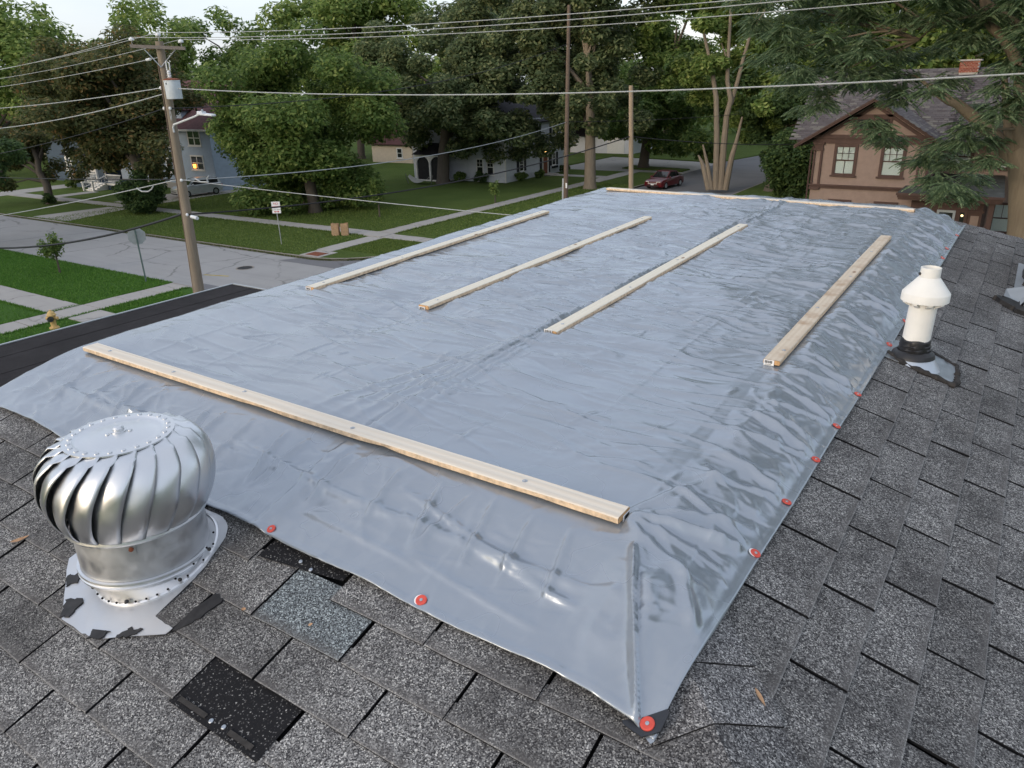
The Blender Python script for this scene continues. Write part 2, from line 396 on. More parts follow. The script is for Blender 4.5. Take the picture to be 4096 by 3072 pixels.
def arc(cx, cy, r, a0, a1, n=8): return [(cx + r * math.cos(R(a0 + (a1 - a0) * i / n)), cy + r * math.sin(R(a0 + (a1 - a0) * i / n))) for i in range(n + 1)]
RC = 4.6
def offset_path(path, d):
    out = []
    for i, p in enumerate(path):
        a = Vector(path[max(i - 1, 0)]); b = Vector(path[min(i + 1, len(path) - 1)]); t = (b - a).normalized()
        out.append((p[0] - t.y * d, p[1] + t.x * d))
    return out
def kerb(path, d=.16, mat='kerb', name='kerb'):
    inn = offset_path(path, d); mb = MB(); n = len(path)
    v = [(x, y, ROADZ - .02) for x, y in path] + [(x + .0, y, GZ + .012) for x, y in path] + [(x, y, GZ + .012) for x, y in inn]
    # split long runs so that the kerb reads as separate cast lengths
    f = []
    for i in range(n - 1):
        f += [(i, i + 1, n + i + 1, n + i), (n + i, n + i + 1, 2 * n + i + 1, 2 * n + i)]
    mb.add(v, f); return struct(name, mb, mat)
def lawn(poly, mat='grass'):
    mb = MB(); mb.prism(poly, ROADZ - .04, GZ); return struct('lawn', mb, mat)
def dens(path, step=2.2, jit=.035):
    out = [path[0]]
    for a, b in zip(path, path[1:]):
        L = math.dist(a, b); k = max(1, int(L / step)) if L < 90 else 1
        for i in range(1, k + 1):
            t = i / k; out.append((a[0] + (b[0] - a[0]) * t + random.uniform(-jit, jit), a[1] + (b[1] - a[1]) * t + random.uniform(-jit, jit)))
    return out
nw = dens([(-110, Y1), (X0 - RC, Y1)]) + arc(X0 - RC, Y1 + RC, RC, -90, 0) + dens([(X0, Y1 + RC), (X0, 76)])[1:]
lawn(nw + [(X0 - 16, 76), (X0 - 16, 140), (-300, 140), (-300, Y1 + .1), (-110, Y1)][:-1])
kerb(nw)
sw = dens([(X0 - RC, Y0), (-110, Y0)])
sw_c = arc(X0 - RC, Y0 - RC, RC, 0, 90)
lawn([(X0, -60)] + sw_c + sw[1:] + [(-300, Y0), (-300, -60)], 'grass_lush'); kerb([(X0, -60), (X0, Y0 - RC)] + sw_c[1:] + sw[1:])
ne = [(X1 + 1.0, 100), (X1 + .2, 85), (X1, 72), (X1, Y1 + RC)] + arc(X1 + RC, Y1 + RC, RC, 180, 270)[1:] + [(120, Y1)]
lawn(ne + [(120, 112), (40, 118), (X1 + 8, 106)]); kerb(ne)
se = [(120, Y0)] + arc(X1 + RC, Y0 - RC, RC, 90, 180) + [(X1, -60)]
lawn(se + [(120, -60)], 'grass_lush'); kerb(se)
lawn([(X0 - 15.8, 92), (X0 - .6, 88.6), (X0 + 2, 103), (X0 + 8, 115), (40, 134), (40, 300), (-300, 300), (-300, 141), (X0 - 15.8, 141)])
lawn([(X0 - 8.5, 79.3), (X0 - .9, 78.2), (X0 - .9, 80.6), (X0 - 8.5, 82.3)])
tag(struct('side_driveway', MB().add([(X0 - 16, 76.2, ROADZ + .012), (X0 - .2, 76.2, ROADZ + .012), (X0 - .2, 88.5, ROADZ + .012), (X0 - 16, 91.9, ROADZ + .012)], [(0, 1, 2, 3)]), 'sidewalk'))
def slabs(x0, x1, y0, y1, n, along, name='sidewalk', mat='sidewalk', z=GZ):
    """a pavement of separate cast slabs with open joints: each slab is a part"""
    base = MB().box(x0 + .01, x1 - .01, y0 + .01, y1 - .01, z - .05, z + .012)
    o = struct(name, base, 'kerb')
    L = (x1 - x0) if along == 'x' else (y1 - y0)
    for i in range(n):
        a, b = L * i / n + .02, L * (i + 1) / n - .02
        t = [random.uniform(-.012, .012) for _ in range(4)]
        X = (x0 + a, x0 + b) if along == 'x' else (x0, x1); Yy = (y0 + a, y0 + b) if along == 'y' else (y0, y1)
        mb = MB().box(X[0], X[1], Yy[0], Yy[1], z - .04, z + .034)
        for k in range(4): mb.v[4 + k] = (mb.v[4 + k][0], mb.v[4 + k][1], mb.v[4 + k][2] + t[k])
        part('slab', mb, mat, o)
    return o
slabs(-35.9, -34.35, -6, 20.55, 17, 'y')
slabs(-60, -35.92, 14.25, 15.75, 16, 'x'); slabs(-34.33, -30.1, 14.25, 15.75, 3, 'x')
slabs(-90, -34.6, 35.15, 36.65, 34, 'x'); slabs(-34.55, -30.0, 35.1, 36.3, 3, 'x')
slabs(-35.5, -34.2, 30.3, 35.0, 3, 'y'); slabs(-36.1, -34.6, 36.75, 76, 26, 'y')
struct('kerb_ramp', MB().box(-35.3, -33.6, 28.75, 30.28, ROADZ - .03, GZ + .02), 'sidewalk')
tag(part('tactile_plate', MB().box(-35.0, -33.9, 28.95, 29.75, GZ - .02, GZ + .04), 'tactile'), 'rust red tactile plate set in the kerb ramp at the street corner', 'tactile plate')
struct('driveway', MB().prism([(-68.2, 28.55), (-62.6, 28.55), (-64.4, 35.1), (-67.2, 35.1)], GZ - .05, GZ + .03), 'sidewalk')
struct('driveway', MB().box(-70, -64.6, 36.7, 50, GZ - .05, GZ + .03), 'sidewalk')
struct('driveway', MB().box(-90.2, -86.2, 28.55, 35.1, GZ - .05, GZ + .03), 'sidewalk'); struct('driveway', MB().box(-90, -86.4, 36.7, 60, GZ - .05, GZ + .03), 'sidewalk')
struct('footpath', MB().box(-80.6, -78.9, 36.7, 40.6, GZ - .05, GZ + .03), 'sidewalk')
struct('footpath', MB().box(-42.9, -36.15, 69.7, 71.1, GZ - .05, GZ + .03), 'sidewalk')
t = thing('manhole', 'dark round manhole cover in the pale concrete road', 'manhole cover', (-35.9, 25.2, ROADZ))
part('cover', MB().lathe([(.42, 0), (.42, .012), (.40, .016), (.01, .016)], n=20, cap=True), 'iron', t, world=False)
part('rim', MB().lathe([(.44, 0), (.44, .014), (.52, .014), (.52, .0)], n=20), 'kerb', t, world=False)
struct('road_marking', MB().add([(-36.6, 22.9, ROADZ + .005), (-35.0, 23.35, ROADZ + .005), (-35.0, 23.5, ROADZ + .005), (-36.6, 23.05, ROADZ + .005)], [(0, 1, 2, 3)]), 'road_yellow')

# ------------------------------------------------------------------ our house: hipped shingle roof with a low deck on top
AX, AY, TF, TR, AYR = -.0134, .0164, .2912, .3052, .0104
YB = 5.45; XL = -2.87
TB, TL = .62, 2.6
def z_deck(x, y): return AX * x + AY * y
def z_front(x, y): return AX * x + TF * y
def z_right(x, y): return -TR * x + AYR * y
def z_back(x, y): return AX * x + AY * YB - TB * (y - YB)
def z_left(x, y): return AX * XL + AY * y + TL * (x - XL)
EF, ER, EB, EL = -2.55, 2.45, 7.3, -4.75
house = thing('shingled_house', 'grey shingled house under the camera with its hipped roof and lower black flat roof', 'house', (0, 0, 0))
# corners of the deck and of the eaves
def isec(za, zb, x=None, y=None):
    lo, hi = -12.0, 12.0
    f = (lambda q: za(x, q) - zb(x, q)) if y is None else (lambda q: za(q, y) - zb(q, y))
    for _ in range(60):
        mid = (lo + hi) / 2
        if (f(lo) > 0) == (f(mid) > 0): lo = mid
        else: hi = mid
    return lo
D = .012
def P3(fn, x, y, d=-D): return (x, y, fn(x, y) + d)
cFR = (isec(z_front, z_right, y=EF), EF); cFL = (isec(z_front, z_left, y=EF), EF)
cBR = (isec(z_back, z_right, y=EB), EB); cBL = (isec(z_back, z_left, y=EB), EB)
dFR, dFL, dBR, dBL = (0, 0), (XL, 0), (-.03, YB), (XL, YB)
def sheet(name, fn, pts, mat):
    return part(name, MB().add([P3(fn, *q) for q in pts], [tuple(range(len(pts)))]), mat, house)
deck = sheet('roof_deck', z_deck, [dFL, dFR, dBR, dBL], 'slot_dark')
slopeF = sheet('roof_slope', z_front, [cFL, cFR, dFR, dFL], 'slot_dark')
slopeR = sheet('roof_slope', z_right, [cFR, cBR, dBR, dFR], 'slot_dark')
slopeB = sheet('roof_slope', z_back, [cBR, cBL, dBL, dBR], 'shingle')
slopeL = sheet('roof_slope', z_left, [cBL, cFL, dFL, dBL], 'shingle')

def frame(eu, ev):
    eu = Vector(eu).normalized(); ev = Vector(ev); ev = (ev - eu * ev.dot(eu)).normalized(); n = eu.cross(ev)
    return Matrix((eu, ev, n)).transposed()
MF = frame((1, 0, AX), (0, 1, TF)); MR = frame((0, 1, AYR), (-1, 0, TR))
PITF, PITR = .1285, .1325
def tab_mesh(w, L, seed):
    """one shingle tab: curled thin slab, butt edge at v=0"""
    r = random.Random(seed); nu = 4; v = []
    rowv = [0, .0035, .034, L * .6, L]; nv = len(rowv) - 1
    ph = [r.uniform(-.0016, .0016) for _ in range(nu + 1)]
    cl, crr = r.uniform(0, .004) if r.random() < .35 else 0, r.uniform(0, .004) if r.random() < .35 else 0
    for j, rv in enumerate(rowv):
        for i in range(nu + 1):
            u = -w / 2 + w * i / nu; s = rv / L; vv = rv
            if j == 0: vv += r.uniform(-.0022, .0012)
            top = .0150 - .0082 * s + (ph[i] + cl * max(0, 1 - i / 1.5) + crr * max(0, 1 - (nu - i) / 1.5)) * (1 - s) - (.0012 if j == 0 else 0)
            v.append((u + r.uniform(-.0008, .0008), vv, top))
    k = nu + 1; top_n = len(v)
    for j in (0, nv):
        for i in range(k):
            a = v[j * k + i]; v.append((a[0], a[1], a[2] - .0072))
    f = [(j * k + i, j * k + i + 1, (j + 1) * k + i + 1, (j + 1) * k + i) for j in range(nv) for i in range(nu)]
    b0 = top_n; b1 = top_n + k
    f += [(b0 + i, b0 + i + 1, i + 1, i) for i in range(nu)]
    f += [(b0,) + tuple(j * k for j in range(nv + 1)) + (b1,), (b1 + k - 1,) + tuple(j * k + k - 1 for j in range(nv, -1, -1)) + (b0 + k - 1,)]
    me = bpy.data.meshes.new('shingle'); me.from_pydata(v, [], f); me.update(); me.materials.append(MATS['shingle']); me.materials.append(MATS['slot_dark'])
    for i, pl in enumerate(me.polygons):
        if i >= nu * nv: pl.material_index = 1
    wa = me.attributes.new('wear', 'FLOAT', 'POINT'); la = me.attributes.new('lip_highlight', 'FLOAT', 'POINT')
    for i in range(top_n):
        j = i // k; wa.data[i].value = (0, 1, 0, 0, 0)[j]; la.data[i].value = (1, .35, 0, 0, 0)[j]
    return me
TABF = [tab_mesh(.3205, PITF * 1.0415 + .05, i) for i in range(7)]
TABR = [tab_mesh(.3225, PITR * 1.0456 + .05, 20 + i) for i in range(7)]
def in_view(p):
    v = Vector(p) - CPOS; d = v.dot(CW)
    if d < .3: return False
    x, y = v.dot(CX) / d * .7333, v.dot(CU) / d * .7333
    return abs(x) < .56 and abs(y) < .43
cand = []
for c in range(-3, 19):       # front slope: butt lines
    yb = -.380 - PITF * c - .1285 * 0 + (-.003)
    off = -.479 + (c - 1) * -.1625 if False else (-.479 if (c - 1) % 2 == 0 else -.479 + .1625)
    off += random.uniform(-.008, .008)
    y_b = -.632 + PITF * (1 - c)
    for k in range(-16, 12):
        xc = off + .165 + .33 * k
        ym = y_b + .07
        if y_b > -.42 or y_b < EF: continue
        if z_front(xc, ym) > z_right(xc, ym) + .06 or z_front(xc, ym) > z_left(xc, ym) + .02: continue
        cand.append(('F', xc, y_b, z_front(xc, y_b)))
for c in range(0, 17):
    xb = .452 + PITR * (c - 1)
    off = .419 - .1735 * (c - 1) + random.uniform(-.008, .008)
    for k in range(-12, 26):
        yc = off + .165 + .333 * k; xm = xb - .07
        if xb > ER or xb < .4: continue
        if z_right(xm, yc) > z_front(xm, yc) + .06 or z_right(xm, yc) > z_back(xm, yc) + .10: continue
        cand.append(('R', xb, yc, z_right(xb, yc)))
paint('rough_tar', (.036, .033, .031), .75, .35, 60)
# the tabs that are missing or newer than the rest
def near(a, b, t=.09): return abs(a[0] - b[0]) < t * 1.6 and abs(a[1] - b[1]) < .06
MISSING = [(-.645, -.889), (-.80, -.503)]
NEWER = [(-.645, -.632)]
vis = [c for c in cand if in_view((c[1], c[2], c[3]) if c[0] == 'F' else (c[1], c[2], c[3]))]
vis.sort(key=lambda c: (Vector((c[1], c[2], c[3])) - CPOS).length)
_y = isec(z_front, z_right, x=1.0); _n = Vector((_y, -1.0, 0)).normalized()
_n = _n if _n.x > 0 else -_n      # points from the front slope to the right slope
_yb = isec(z_back, z_right, x=1.0); _nb = Vector((-( _yb - YB), 1.03, 0)).normalized()
hips = [(Vector((0, 0, 0)), _n, True), (Vector((0, 0, 0)), -_n, False), (Vector((-.03, YB, 0)), _nb, None)]
single = set(id(c) for c in vis[:278])
restF, restR = MB(), MB()
for i, c in enumerate(cand):
    F = c[0] == 'F'
    loc = Vector((c[1], c[2], c[3]))
    if F and any(near(c[1:3], q) for q in MISSING): continue
    me = (TABF if F else TABR)[random.randrange(7)]
    ML = Matrix.Translation(loc) @ (MF if F else MR).to_4x4()
    hip = [q for q in hips if (q[2] == F or q[2] is None) and not (F and q[2] is None)]
    for (hp, hn, _) in hip:
        dd = [(ML @ v.co - hp).dot(hn) for v in me.vertices]
        if max(dd) > 0:
            if min(dd) > -.01: me = None; break
            me = me.copy(); bmx = bmesh.new(); bmx.from_mesh(me); MI = ML.inverted()
            bmesh.ops.bisect_plane(bmx, geom=bmx.verts[:] + bmx.edges[:] + bmx.faces[:], plane_co=MI @ hp, plane_no=(MI.to_3x3() @ hn).normalized(), clear_outer=True)
            bmx.to_mesh(me); bmx.free()
    if me is None: continue
    if id(c) in single:
        newer = F and any(near(c[1:3], q) for q in NEWER)
        if newer: me = me.copy(); me.materials[0] = MATS['new_shingle']
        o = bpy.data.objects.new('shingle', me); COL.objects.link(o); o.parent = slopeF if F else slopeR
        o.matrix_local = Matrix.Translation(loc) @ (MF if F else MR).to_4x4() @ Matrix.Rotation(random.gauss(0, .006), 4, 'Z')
        if newer: o['label'] = 'newer blue grey replacement shingle'
    else:
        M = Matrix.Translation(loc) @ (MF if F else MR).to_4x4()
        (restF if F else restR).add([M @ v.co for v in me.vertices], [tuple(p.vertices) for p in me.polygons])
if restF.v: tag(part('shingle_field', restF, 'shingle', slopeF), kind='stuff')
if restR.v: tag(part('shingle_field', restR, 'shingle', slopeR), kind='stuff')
# what the missing tab lays bare: dark base, sealant strip, nails
def onF(x, y, d=0.0): return Vector((x, y, z_front(x, y))) + Vector((-AX, -TF, 1)).normalized() * d
def onR(x, y, d=0.0): return Vector((x, y, z_right(x, y))) + Vector((TR, -AYR, 1)).normalized() * d
mb = MB(); mb.add([onF(-.812, -.898, .0125), onF(-.482, -.898, .0125), onF(-.482, -.845, .0095), onF(-.812, -.845, .0095), onF(-.482, -.755, .004), onF(-.812, -.755, .004)], [(0, 1, 2, 3), (3, 2, 4, 5)])
tag(part('bare_underlay', mb, 'bare_shingle', slopeF), 'bare black shingle where a tab is missing')
tag(part('bare_underlay', MB().add([onF(-.965, -.482, .0125), onF(-.80, -.462, .0115), onF(-.655, -.442, .0105), onF(-.655, -.37, .006), onF(-.965, -.37, .006)], [(0, 1, 2, 3, 4)]), 'bare_shingle', slopeF), 'bare black shingle where a tab is missing')
for a, b in ((-.79, -.685), (-.60, -.515)):
    part('sealant_strip', MB().prism([(a, 0), (b, 0), (b, .012), (a, .012)], .012, .0145, lambda u, v, w: tuple(onF(u, -.886 + v, w))), 'rough_tar', slopeF)
for x, y in ((-.664, -.882), (-.622, -.878), (-.821, -.443), (-.77, -.452)):
    part('roofing_nail', MB().lathe([(.0062, 0), (.0062, .0016), (.0045, .0028), (.0005, .003)], n=10, M=lambda a, b, c: tuple(onF(x + a, y + b, .012 + c))), 'galvanised', slopeF)
def ragged(pts, n=6, amp=.006, seed=1):
    r = random.Random(seed); out = []
    for i, a in enumerate(pts):
        b = pts[(i + 1) % len(pts)]
        for k in range(n): t = k / n; out.append((a[0] + (b[0] - a[0]) * t + r.uniform(-amp, amp), a[1] + (b[1] - a[1]) * t + r.uniform(-amp, amp)))
    return out
part('tar_patch', MB().prism(ragged([(-.995, -.762), (-.975, -.625), (-.93, -.632), (-.945, -.70), (-.975, -.765)], 6, .004, 3), .005, .0155, lambda u, v, w: tuple(onF(u, v, w + .0))), 'tar', slopeF)

# hip caps: bent pieces over the hips
def hipcap(s0, L, base, dirn, fa, fb, na, nb, wa, parent, seed, tilt=.006):
    r = random.Random(seed); mb = MB(); nu = 10; rows = 4
    d = Vector(dirn)
    for j in range(rows):
        s = s0 - L * j / (rows - 1)
        for i in range(nu + 1):
            w = (i / nu - .5) * 2
            side = na if w < 0 else nb
            p = Vector(base) + d * s + Vector(side) * abs(w) * wa * (1 + .03 * math.sin(seed * 3 + j))
            x, y = p.x, p.y
            k = .012
            za, zb = fa(x, y), fb(x, y); mm = min(za, zb); dd = abs(za - zb)
            z = mm - max(0, k - dd) ** 2 / (4 * k)
            bow = .005 * (1 - abs(w)) ** 2
            for q in ((0.0,),): pass
            mb.v.append((x, y, z + .0235 - .007 * abs(w) - tilt * (j / (rows - 1)) + bow + r.uniform(-.0008, .0008)))
    k = nu + 1
    mb.f += [(j * k + i, j * k + i + 1, (j + 1) * k + i + 1, (j + 1) * k + i) for j in range(rows - 1) for i in range(nu)]
    n0 = len(mb.v); mb.v += [(x, y, z - .007) for x, y, z in mb.v[:k]]
    mb.f += [(n0 + i, n0 + i + 1, i + 1, i) for i in range(nu)]
    n1 = len(mb.v); mb.v += [(mb.v[j * k][0], mb.v[j * k][1], mb.v[j * k][2] - .012) for j in range(rows)]
    mb.f += [(n1 + j, j * k, (j + 1) * k, n1 + j + 1) for j in range(rows - 1)]
    n2 = len(mb.v); mb.v += [(mb.v[j * k + nu][0], mb.v[j * k + nu][1], mb.v[j * k + nu][2] - .012) for j in range(rows)]
    mb.f += [(j * k + nu, n2 + j, n2 + j + 1, (j + 1) * k + nu) for j in range(rows - 1)]
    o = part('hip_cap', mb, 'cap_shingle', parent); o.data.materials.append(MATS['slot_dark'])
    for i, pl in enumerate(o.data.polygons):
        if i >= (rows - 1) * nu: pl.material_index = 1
    return o
hd = Vector((1, -(TR + AX * -1 * -1) / (TF - AYR), 0))
x1 = 1.0; y1 = isec(z_front, z_right, x=x1); hd = Vector((x1, y1 - 0.0, 0)).normalized(); hl = hd.length
SIDEF, SIDER = Vector((-hd.x * .0 - .72, hd.y * 1.0 * .69, 0)), Vector((.69, .72, 0))
SIDEF = Vector((hd.y, -hd.x, 0)).normalized(); SIDER = -SIDEF
capdir = hd
for i in range(2, 22):
    hipcap(.105 + .148 * i, .2, (0, 0, 0), capdir, z_front, z_right, SIDEF, SIDER, .165, slopeR, i + 1)
x2 = 1.0; y2 = isec(z_back, z_right, x=x2); bd = Vector((x2 + .03, y2 - YB, 0)).normalized()
SB = Vector((bd.y, -bd.x, 0)).normalized()
for i in range(14):
    hipcap(.28 + .15 * i, .2, (-.03, YB, 0), bd, z_right, z_back, SB, -SB, .13, slopeB, 60 + i)
# eaves, fascia and walls, then the lower flat-roofed wing
mb = MB()
def ring(z_drop):
    return [(cFL, z_front), (cFR, z_front), (cBR, z_back), (cBL, z_back)]
ev = [Vector((*c, fn(*c) - .02)) for c, fn in ring(0)]
mb2 = MB()
for i in range(4):
    a, b = ev[i], ev[(i + 1) % 4]
    mb2.add([a, b, b - Vector((0, 0, .16)), a - Vector((0, 0, .16))], [(0, 3, 2, 1)])
part('fascia', mb2, 'white_trim', house)
zl = min(v.z for v in ev) - .10
mb.box(cFL[0] + .35, cFR[0] - .35, EF + .35, EB - .35, GZ - .1, zl)
part('wall', mb, 'white_siding', house)
part('soffit', MB().box(cFL[0] + .02, cFR[0] - .02, EF + .02, EB - .02, zl - .02, zl - .005), 'white_trim', house)
FZ = -1.8; FX0, FX1, FY0, FY1 = -9.88, cFL[0] + .34, -3.6, 5.87
fr = part('flat_roof', MB().box(FX0, FX1, FY0, FY1, FZ - .25, FZ), 'flat_roofing', house)
for i in range(9):
    x = FX0 + .5 + i * .62
    part('roofing_lap', MB().box(x, x + .03 + .02 * (i % 2), FY0 + .05, FY1 - .06, FZ - .01, FZ + .004), 'flat_roofing', fr)
part('wall', MB().box(FX0 + .08, FX1 - .02, FY0 + .08, FY1 - .08, GZ - .1, FZ - .25), 'white_siding', house)
def drip(x0, x1, y0, y1): part('drip_edge', MB().box(x0, x1, y0, y1, FZ - .10, FZ + .012), 'sign_back', fr)
drip(FX0 - .02, FX0 + .02, FY0, FY1); drip(FX0 + .02, FX1, FY1 - .02, FY1 + .02)
part('roof_ledge', MB().prism([(FX1 - .02, -3.5), (FX1 - .02, FY1 - .1), (FX1 - .8, FY1 - .1), (FX1 - .55, 2.6), (FX1 - .75, -3.5)], FZ - .01, FZ + .02), 'roof_ledge', fr)
# step flashing beside the right frame edge: a small clad cheek with bent grey metal and torn tar
cx, cy = .80, 3.92
ck = part('cheek_wall', MB().prism([(.83, 3.72), (2.2, 3.72), (2.2, 5.1), (.86, 5.1)], -.75, .12), 'plastic_grey', house)
mbf = MB()
for i, (y, h) in enumerate(((3.72, .14), (3.95, .18), (4.2, .20), (4.45, .2), (4.7, .19))):
    a = [onR(.76, y, .016), onR(.76, y + .24, .018), onR(.822, y + .24, .02), onR(.822, y, .018)]
    up = Vector((0, 0, h)); mbf.add(a, [(0, 1, 2, 3)]); mbf.add([a[3], a[2], a[2] + up, a[3] + up], [(0, 1, 2, 3)])
part('step_flashing', mbf, 'plastic_grey', ck)
part('flashing_fold', MB().add([onR(.71, 3.80, .015), onR(.79, 3.68, .018), onR(.815, 3.74, .08), onR(.81, 4.02, .09), onR(.72, 4.08, .015)], [(0, 1, 2, 3, 4)]), 'plastic_grey', ck)
part('tar_patch', MB().prism(ragged([(.66, 3.72), (.80, 3.60), (.9, 3.62), (.86, 3.78), (.72, 3.78)], 5, .02, 9), .012, .04, lambda u, v, w: tuple(onR(u, v, w))), 'tar', ck)
part('tar_patch', MB().prism(ragged([(.80, 4.3), (.84, 4.28), (.84, 4.9), (.79, 4.7)], 5, .014, 11), .02, .07, lambda u, v, w: tuple(onR(u, v, w))), 'tar', ck)
LOC=[(-8.88,25.88,6.68),(-8.33,25.59,5.97),(-8.98,26.46,5.72),(-8.91,26.99,5.36),(-7.76,24.09,4.47),(-9.14,27.84,4.26),(-9.06,27.82,3.66),(-7.71,25.55,6.23),(-7.99,25.77,5.93),(-7.48,24.94,5.41),(-8.19,26.27,4.91),(-7.5,24.66,4.43),(-7.55,26.05,3.96),(-8.2,27.6,3.51),(-7.88,25.93,2.89),(-8.08,27.27,2.66),(-7.02,24.55,1.68),(-7.92,27.51,6.66),(-6.88,24.32,5.56),(-6.75,24.69,5.32),(-7.22,26.83,4.98),(-6.75,25.07,4.22),(-6.61,24.3,3.69),(-6.33,24.16,3.41),(-7.08,27.13,3.02),(-6.34,23.88,2.43),(-6.22,24.04,1.88),(-7.07,27.77,1.42),(-6.99,27.09,0.8),(-6.46,25.36,6.29),(-6.4,24.61,5.54),(-6.81,27.44,5.54),(-6.59,27.11,5.11),(-6.44,26.61,4.56),(-6.16,26.03,3.83),(-6.27,26.01,3.21),(-6.59,27.91,2.87),(-6.46,25.99,2.42),(-5.92,24.15,1.91),(-5.76,24.11,1.16),(-6.33,26.3,0.84),(-6.18,26.88,0.04),(-5.91,26.44,6.21),(-6.35,26.92,5.92),(-5.61,25.04,5.29),(-5.63,25.36,4.76),(-5.5,24.91,4.14),(-5.51,25.36,3.76),(-5.42,24.92,3.36),(-5.94,27.3,3.06),(-5.21,24.42,2.24),(-5.07,24.67,1.81),(-5.87,26.8,1.28),(-5.39,25.47,0.67),(-5.2,25.23,0.28),(-5.64,27.89,6.5),(-5.79,27.55,6.01),(-5.05,24.72,5.17),(-4.87,24.45,4.4),(-5.11,25.87,4.16),(-4.92,26.21,3.66),(-4.76,25.26,3.11),(-4.89,26.28,2.89),(-5.07,26.65,2.38),(-5.22,27.22,1.78),(-4.63,24.82,1.22),(-4.79,26.51,0.88),(-4.46,24.04,5.76),(-4.3,24.07,5.42),(-4.45,24.03,4.88),(-4.33,24.29,4.42),(-4.87,27.08,4.45),(-4.19,25.36,3.74),(-4.58,25.87,3.33),(-4.39,25.69,2.84),(-4.01,24.67,2.05),(-4.03,23.99,1.75),(-3.8,24.56,1.1),(-4.09,27.4,0.84),(-4.06,25.22,5.73),(-4.29,25.57,5.47),(-4.04,24.91,4.86),(-3.98,26.91,4.7),(-4.35,26.75,4.41),(-3.82,25.41,3.51),(-3.46,25.93,1.71),(-3.61,25.46,1.25),(-3.31,26.21,0.68),(-3.23,26.29,0.38),(-3.75,26.23,5.87),(-3.75,27.59,5.68),(-3.7,27.79,5.13),(-3.07,24.02,4.29),(-3.25,25.39,3.98),(-3.08,23.97,3.4),(-3.28,25.37,2.64),(-3.23,27.17,1.65),(-3.2,26.65,1.07),(-2.94,26.18,5.7),(-2.95,24.16,5.25),(-2.95,27.21,5.13),(-3.04,26.37,4.6),(-2.64,25.07,4.05),(-2.87,27.1,3.62),(-2.35,23.96,3.12),(-2.29,24.59,2.58),(-2.39,27.11,1.8),(-2.32,23.99,5.53),(-2.23,24.36,4.96),(-2.26,25.91,4.98),(-2.34,26.78,4.4),(-2.42,26.27,4.06),(-1.87,23.96,3.28),(-2.01,24.95,2.96),(-2.03,26.77,2.7),(-1.8,25.26,2.08),(-1.81,24.62,5.46),(-1.8,23.81,4.97),(-1.62,24.9,4.76),(-2.14,27.71,4.78),(-1.38,24.01,3.58),(-1.77,26.12,3.59),(-1.82,27.62,3.12),(-1.52,26.74,2.5),(-1.41,24.98,1.95),(-1.54,26.52,5.62),(-1.16,24.3,4.82),(-1.33,25.9,4.72),(-1.18,24.91,4.3),(-1.26,27.48,3.89),(-1.06,27.44,3.72),(-1.03,27.0,3.12),(-1.07,25.38,2.64),(-0.76,27.15,1.95),(-1.11,27.92,5.9),(-0.86,25.35,4.94),(-0.76,26.01,4.84),(-0.76,24.48,4.01),(-0.58,24.25,3.63),(-0.5,26.82,3.42),(-0.33,24.05,2.81),(-0.56,26.33,2.64),(-0.11,24.28,2.14),(-0.16,26.61,1.46),(-0.33,26.96,1.28),(-0.63,27.75,5.83),(-0.41,25.44,5.02),(-0.17,25.44,4.68),(-0.09,25.48,4.29),(-0.03,26.76,3.91),(-0.06,27.11,3.61),(0.04,24.29,2.76),(0.18,25.16,2.33),(0.08,24.03,2.0),(0.3,24.79,1.7),(0.48,26.88,1.13),(-0.18,27.73,5.8),(0.05,27.92,5.43),(0.09,24.09,4.43),(0.17,25.49,4.06),(0.37,27.46,3.75),(0.47,25.92,3.37),(0.41,25.27,2.96),(0.49,27.09,2.46),(0.76,27.43,2.11),(0.73,24.41,1.43),(1.01,25.97,1.22),(0.8,24.42,0.58),(-3.27,24.56,-0.53),(-3.2,26.03,-0.83),(-3.68,24.86,-0.28),(-2.13,27.18,-1.33),(-1.57,25.33,-0.83),(-1.04,24.56,-0.7),(-1.36,26.44,-1.53),(-1.72,24.9,-1.87),(-1.14,24.08,-1.95),(-0.87,28.0,-2.1),(-0.42,24.57,-1.26),(-0.92,24.35,-0.31),(-0.47,25.82,-0.78),(-0.29,23.82,0.08),(0.05,27.12,-0.32),(0.07,24.12,0.36),(-0.41,23.97,0.67),(-0.98,27.86,0.05),(-1.49,25.97,-2.4),(-2.49,27.7,-1.61),(-0.88,27.57,-2.64),(0.32,26.88,-1.11),(-0.28,23.92,1.13),(-1.91,26.5,0.91),(-2.1,24.07,0.7)]
STEMS=[[(-22.59,64.2,-8.05),(-23.38,64.2,-5.72),(-23.74,64.2,-5.15)],[(-22.43,64.35,-8.06),(-22.9,64.35,-6.01),(-23.44,64.35,-4.28)],[(-22.07,64.5,-8.06),(-22.29,64.5,-3.8),(-22.59,64.5,-0.54),(-23.03,64.5,1.28),(-23.49,64.5,2.82),(-24.14,64.5,4.87),(-24.4,64.5,5.75)],[(-21.7,64.65,-8.06),(-21.69,64.65,-4.28),(-21.63,64.65,-1.93),(-21.39,64.65,-0.65),(-21.8,64.65,0.8),(-21.89,64.65,3.02),(-21.94,64.65,6.03),(-21.97,64.65,6.87)],[(-21.34,64.8,-8.06),(-20.96,64.8,-5.22),(-20.63,64.8,-3.8),(-20.34,64.8,-2.03)],[(-21.46,64.95,-1.02),(-21.02,64.95,0.78),(-20.69,64.95,2.54),(-20.28,64.95,4.24),(-19.72,64.95,6.23),(-19.54,64.95,7.2)],[(-20.32,65.1,4.25),(-19.36,65.1,5.88),(-19.26,65.1,6.7)],[(-23.3,65.25,1.29),(-23.92,65.25,3.56)],[(-22.19,65.4,2.42),(-22.79,65.4,3.77)]]
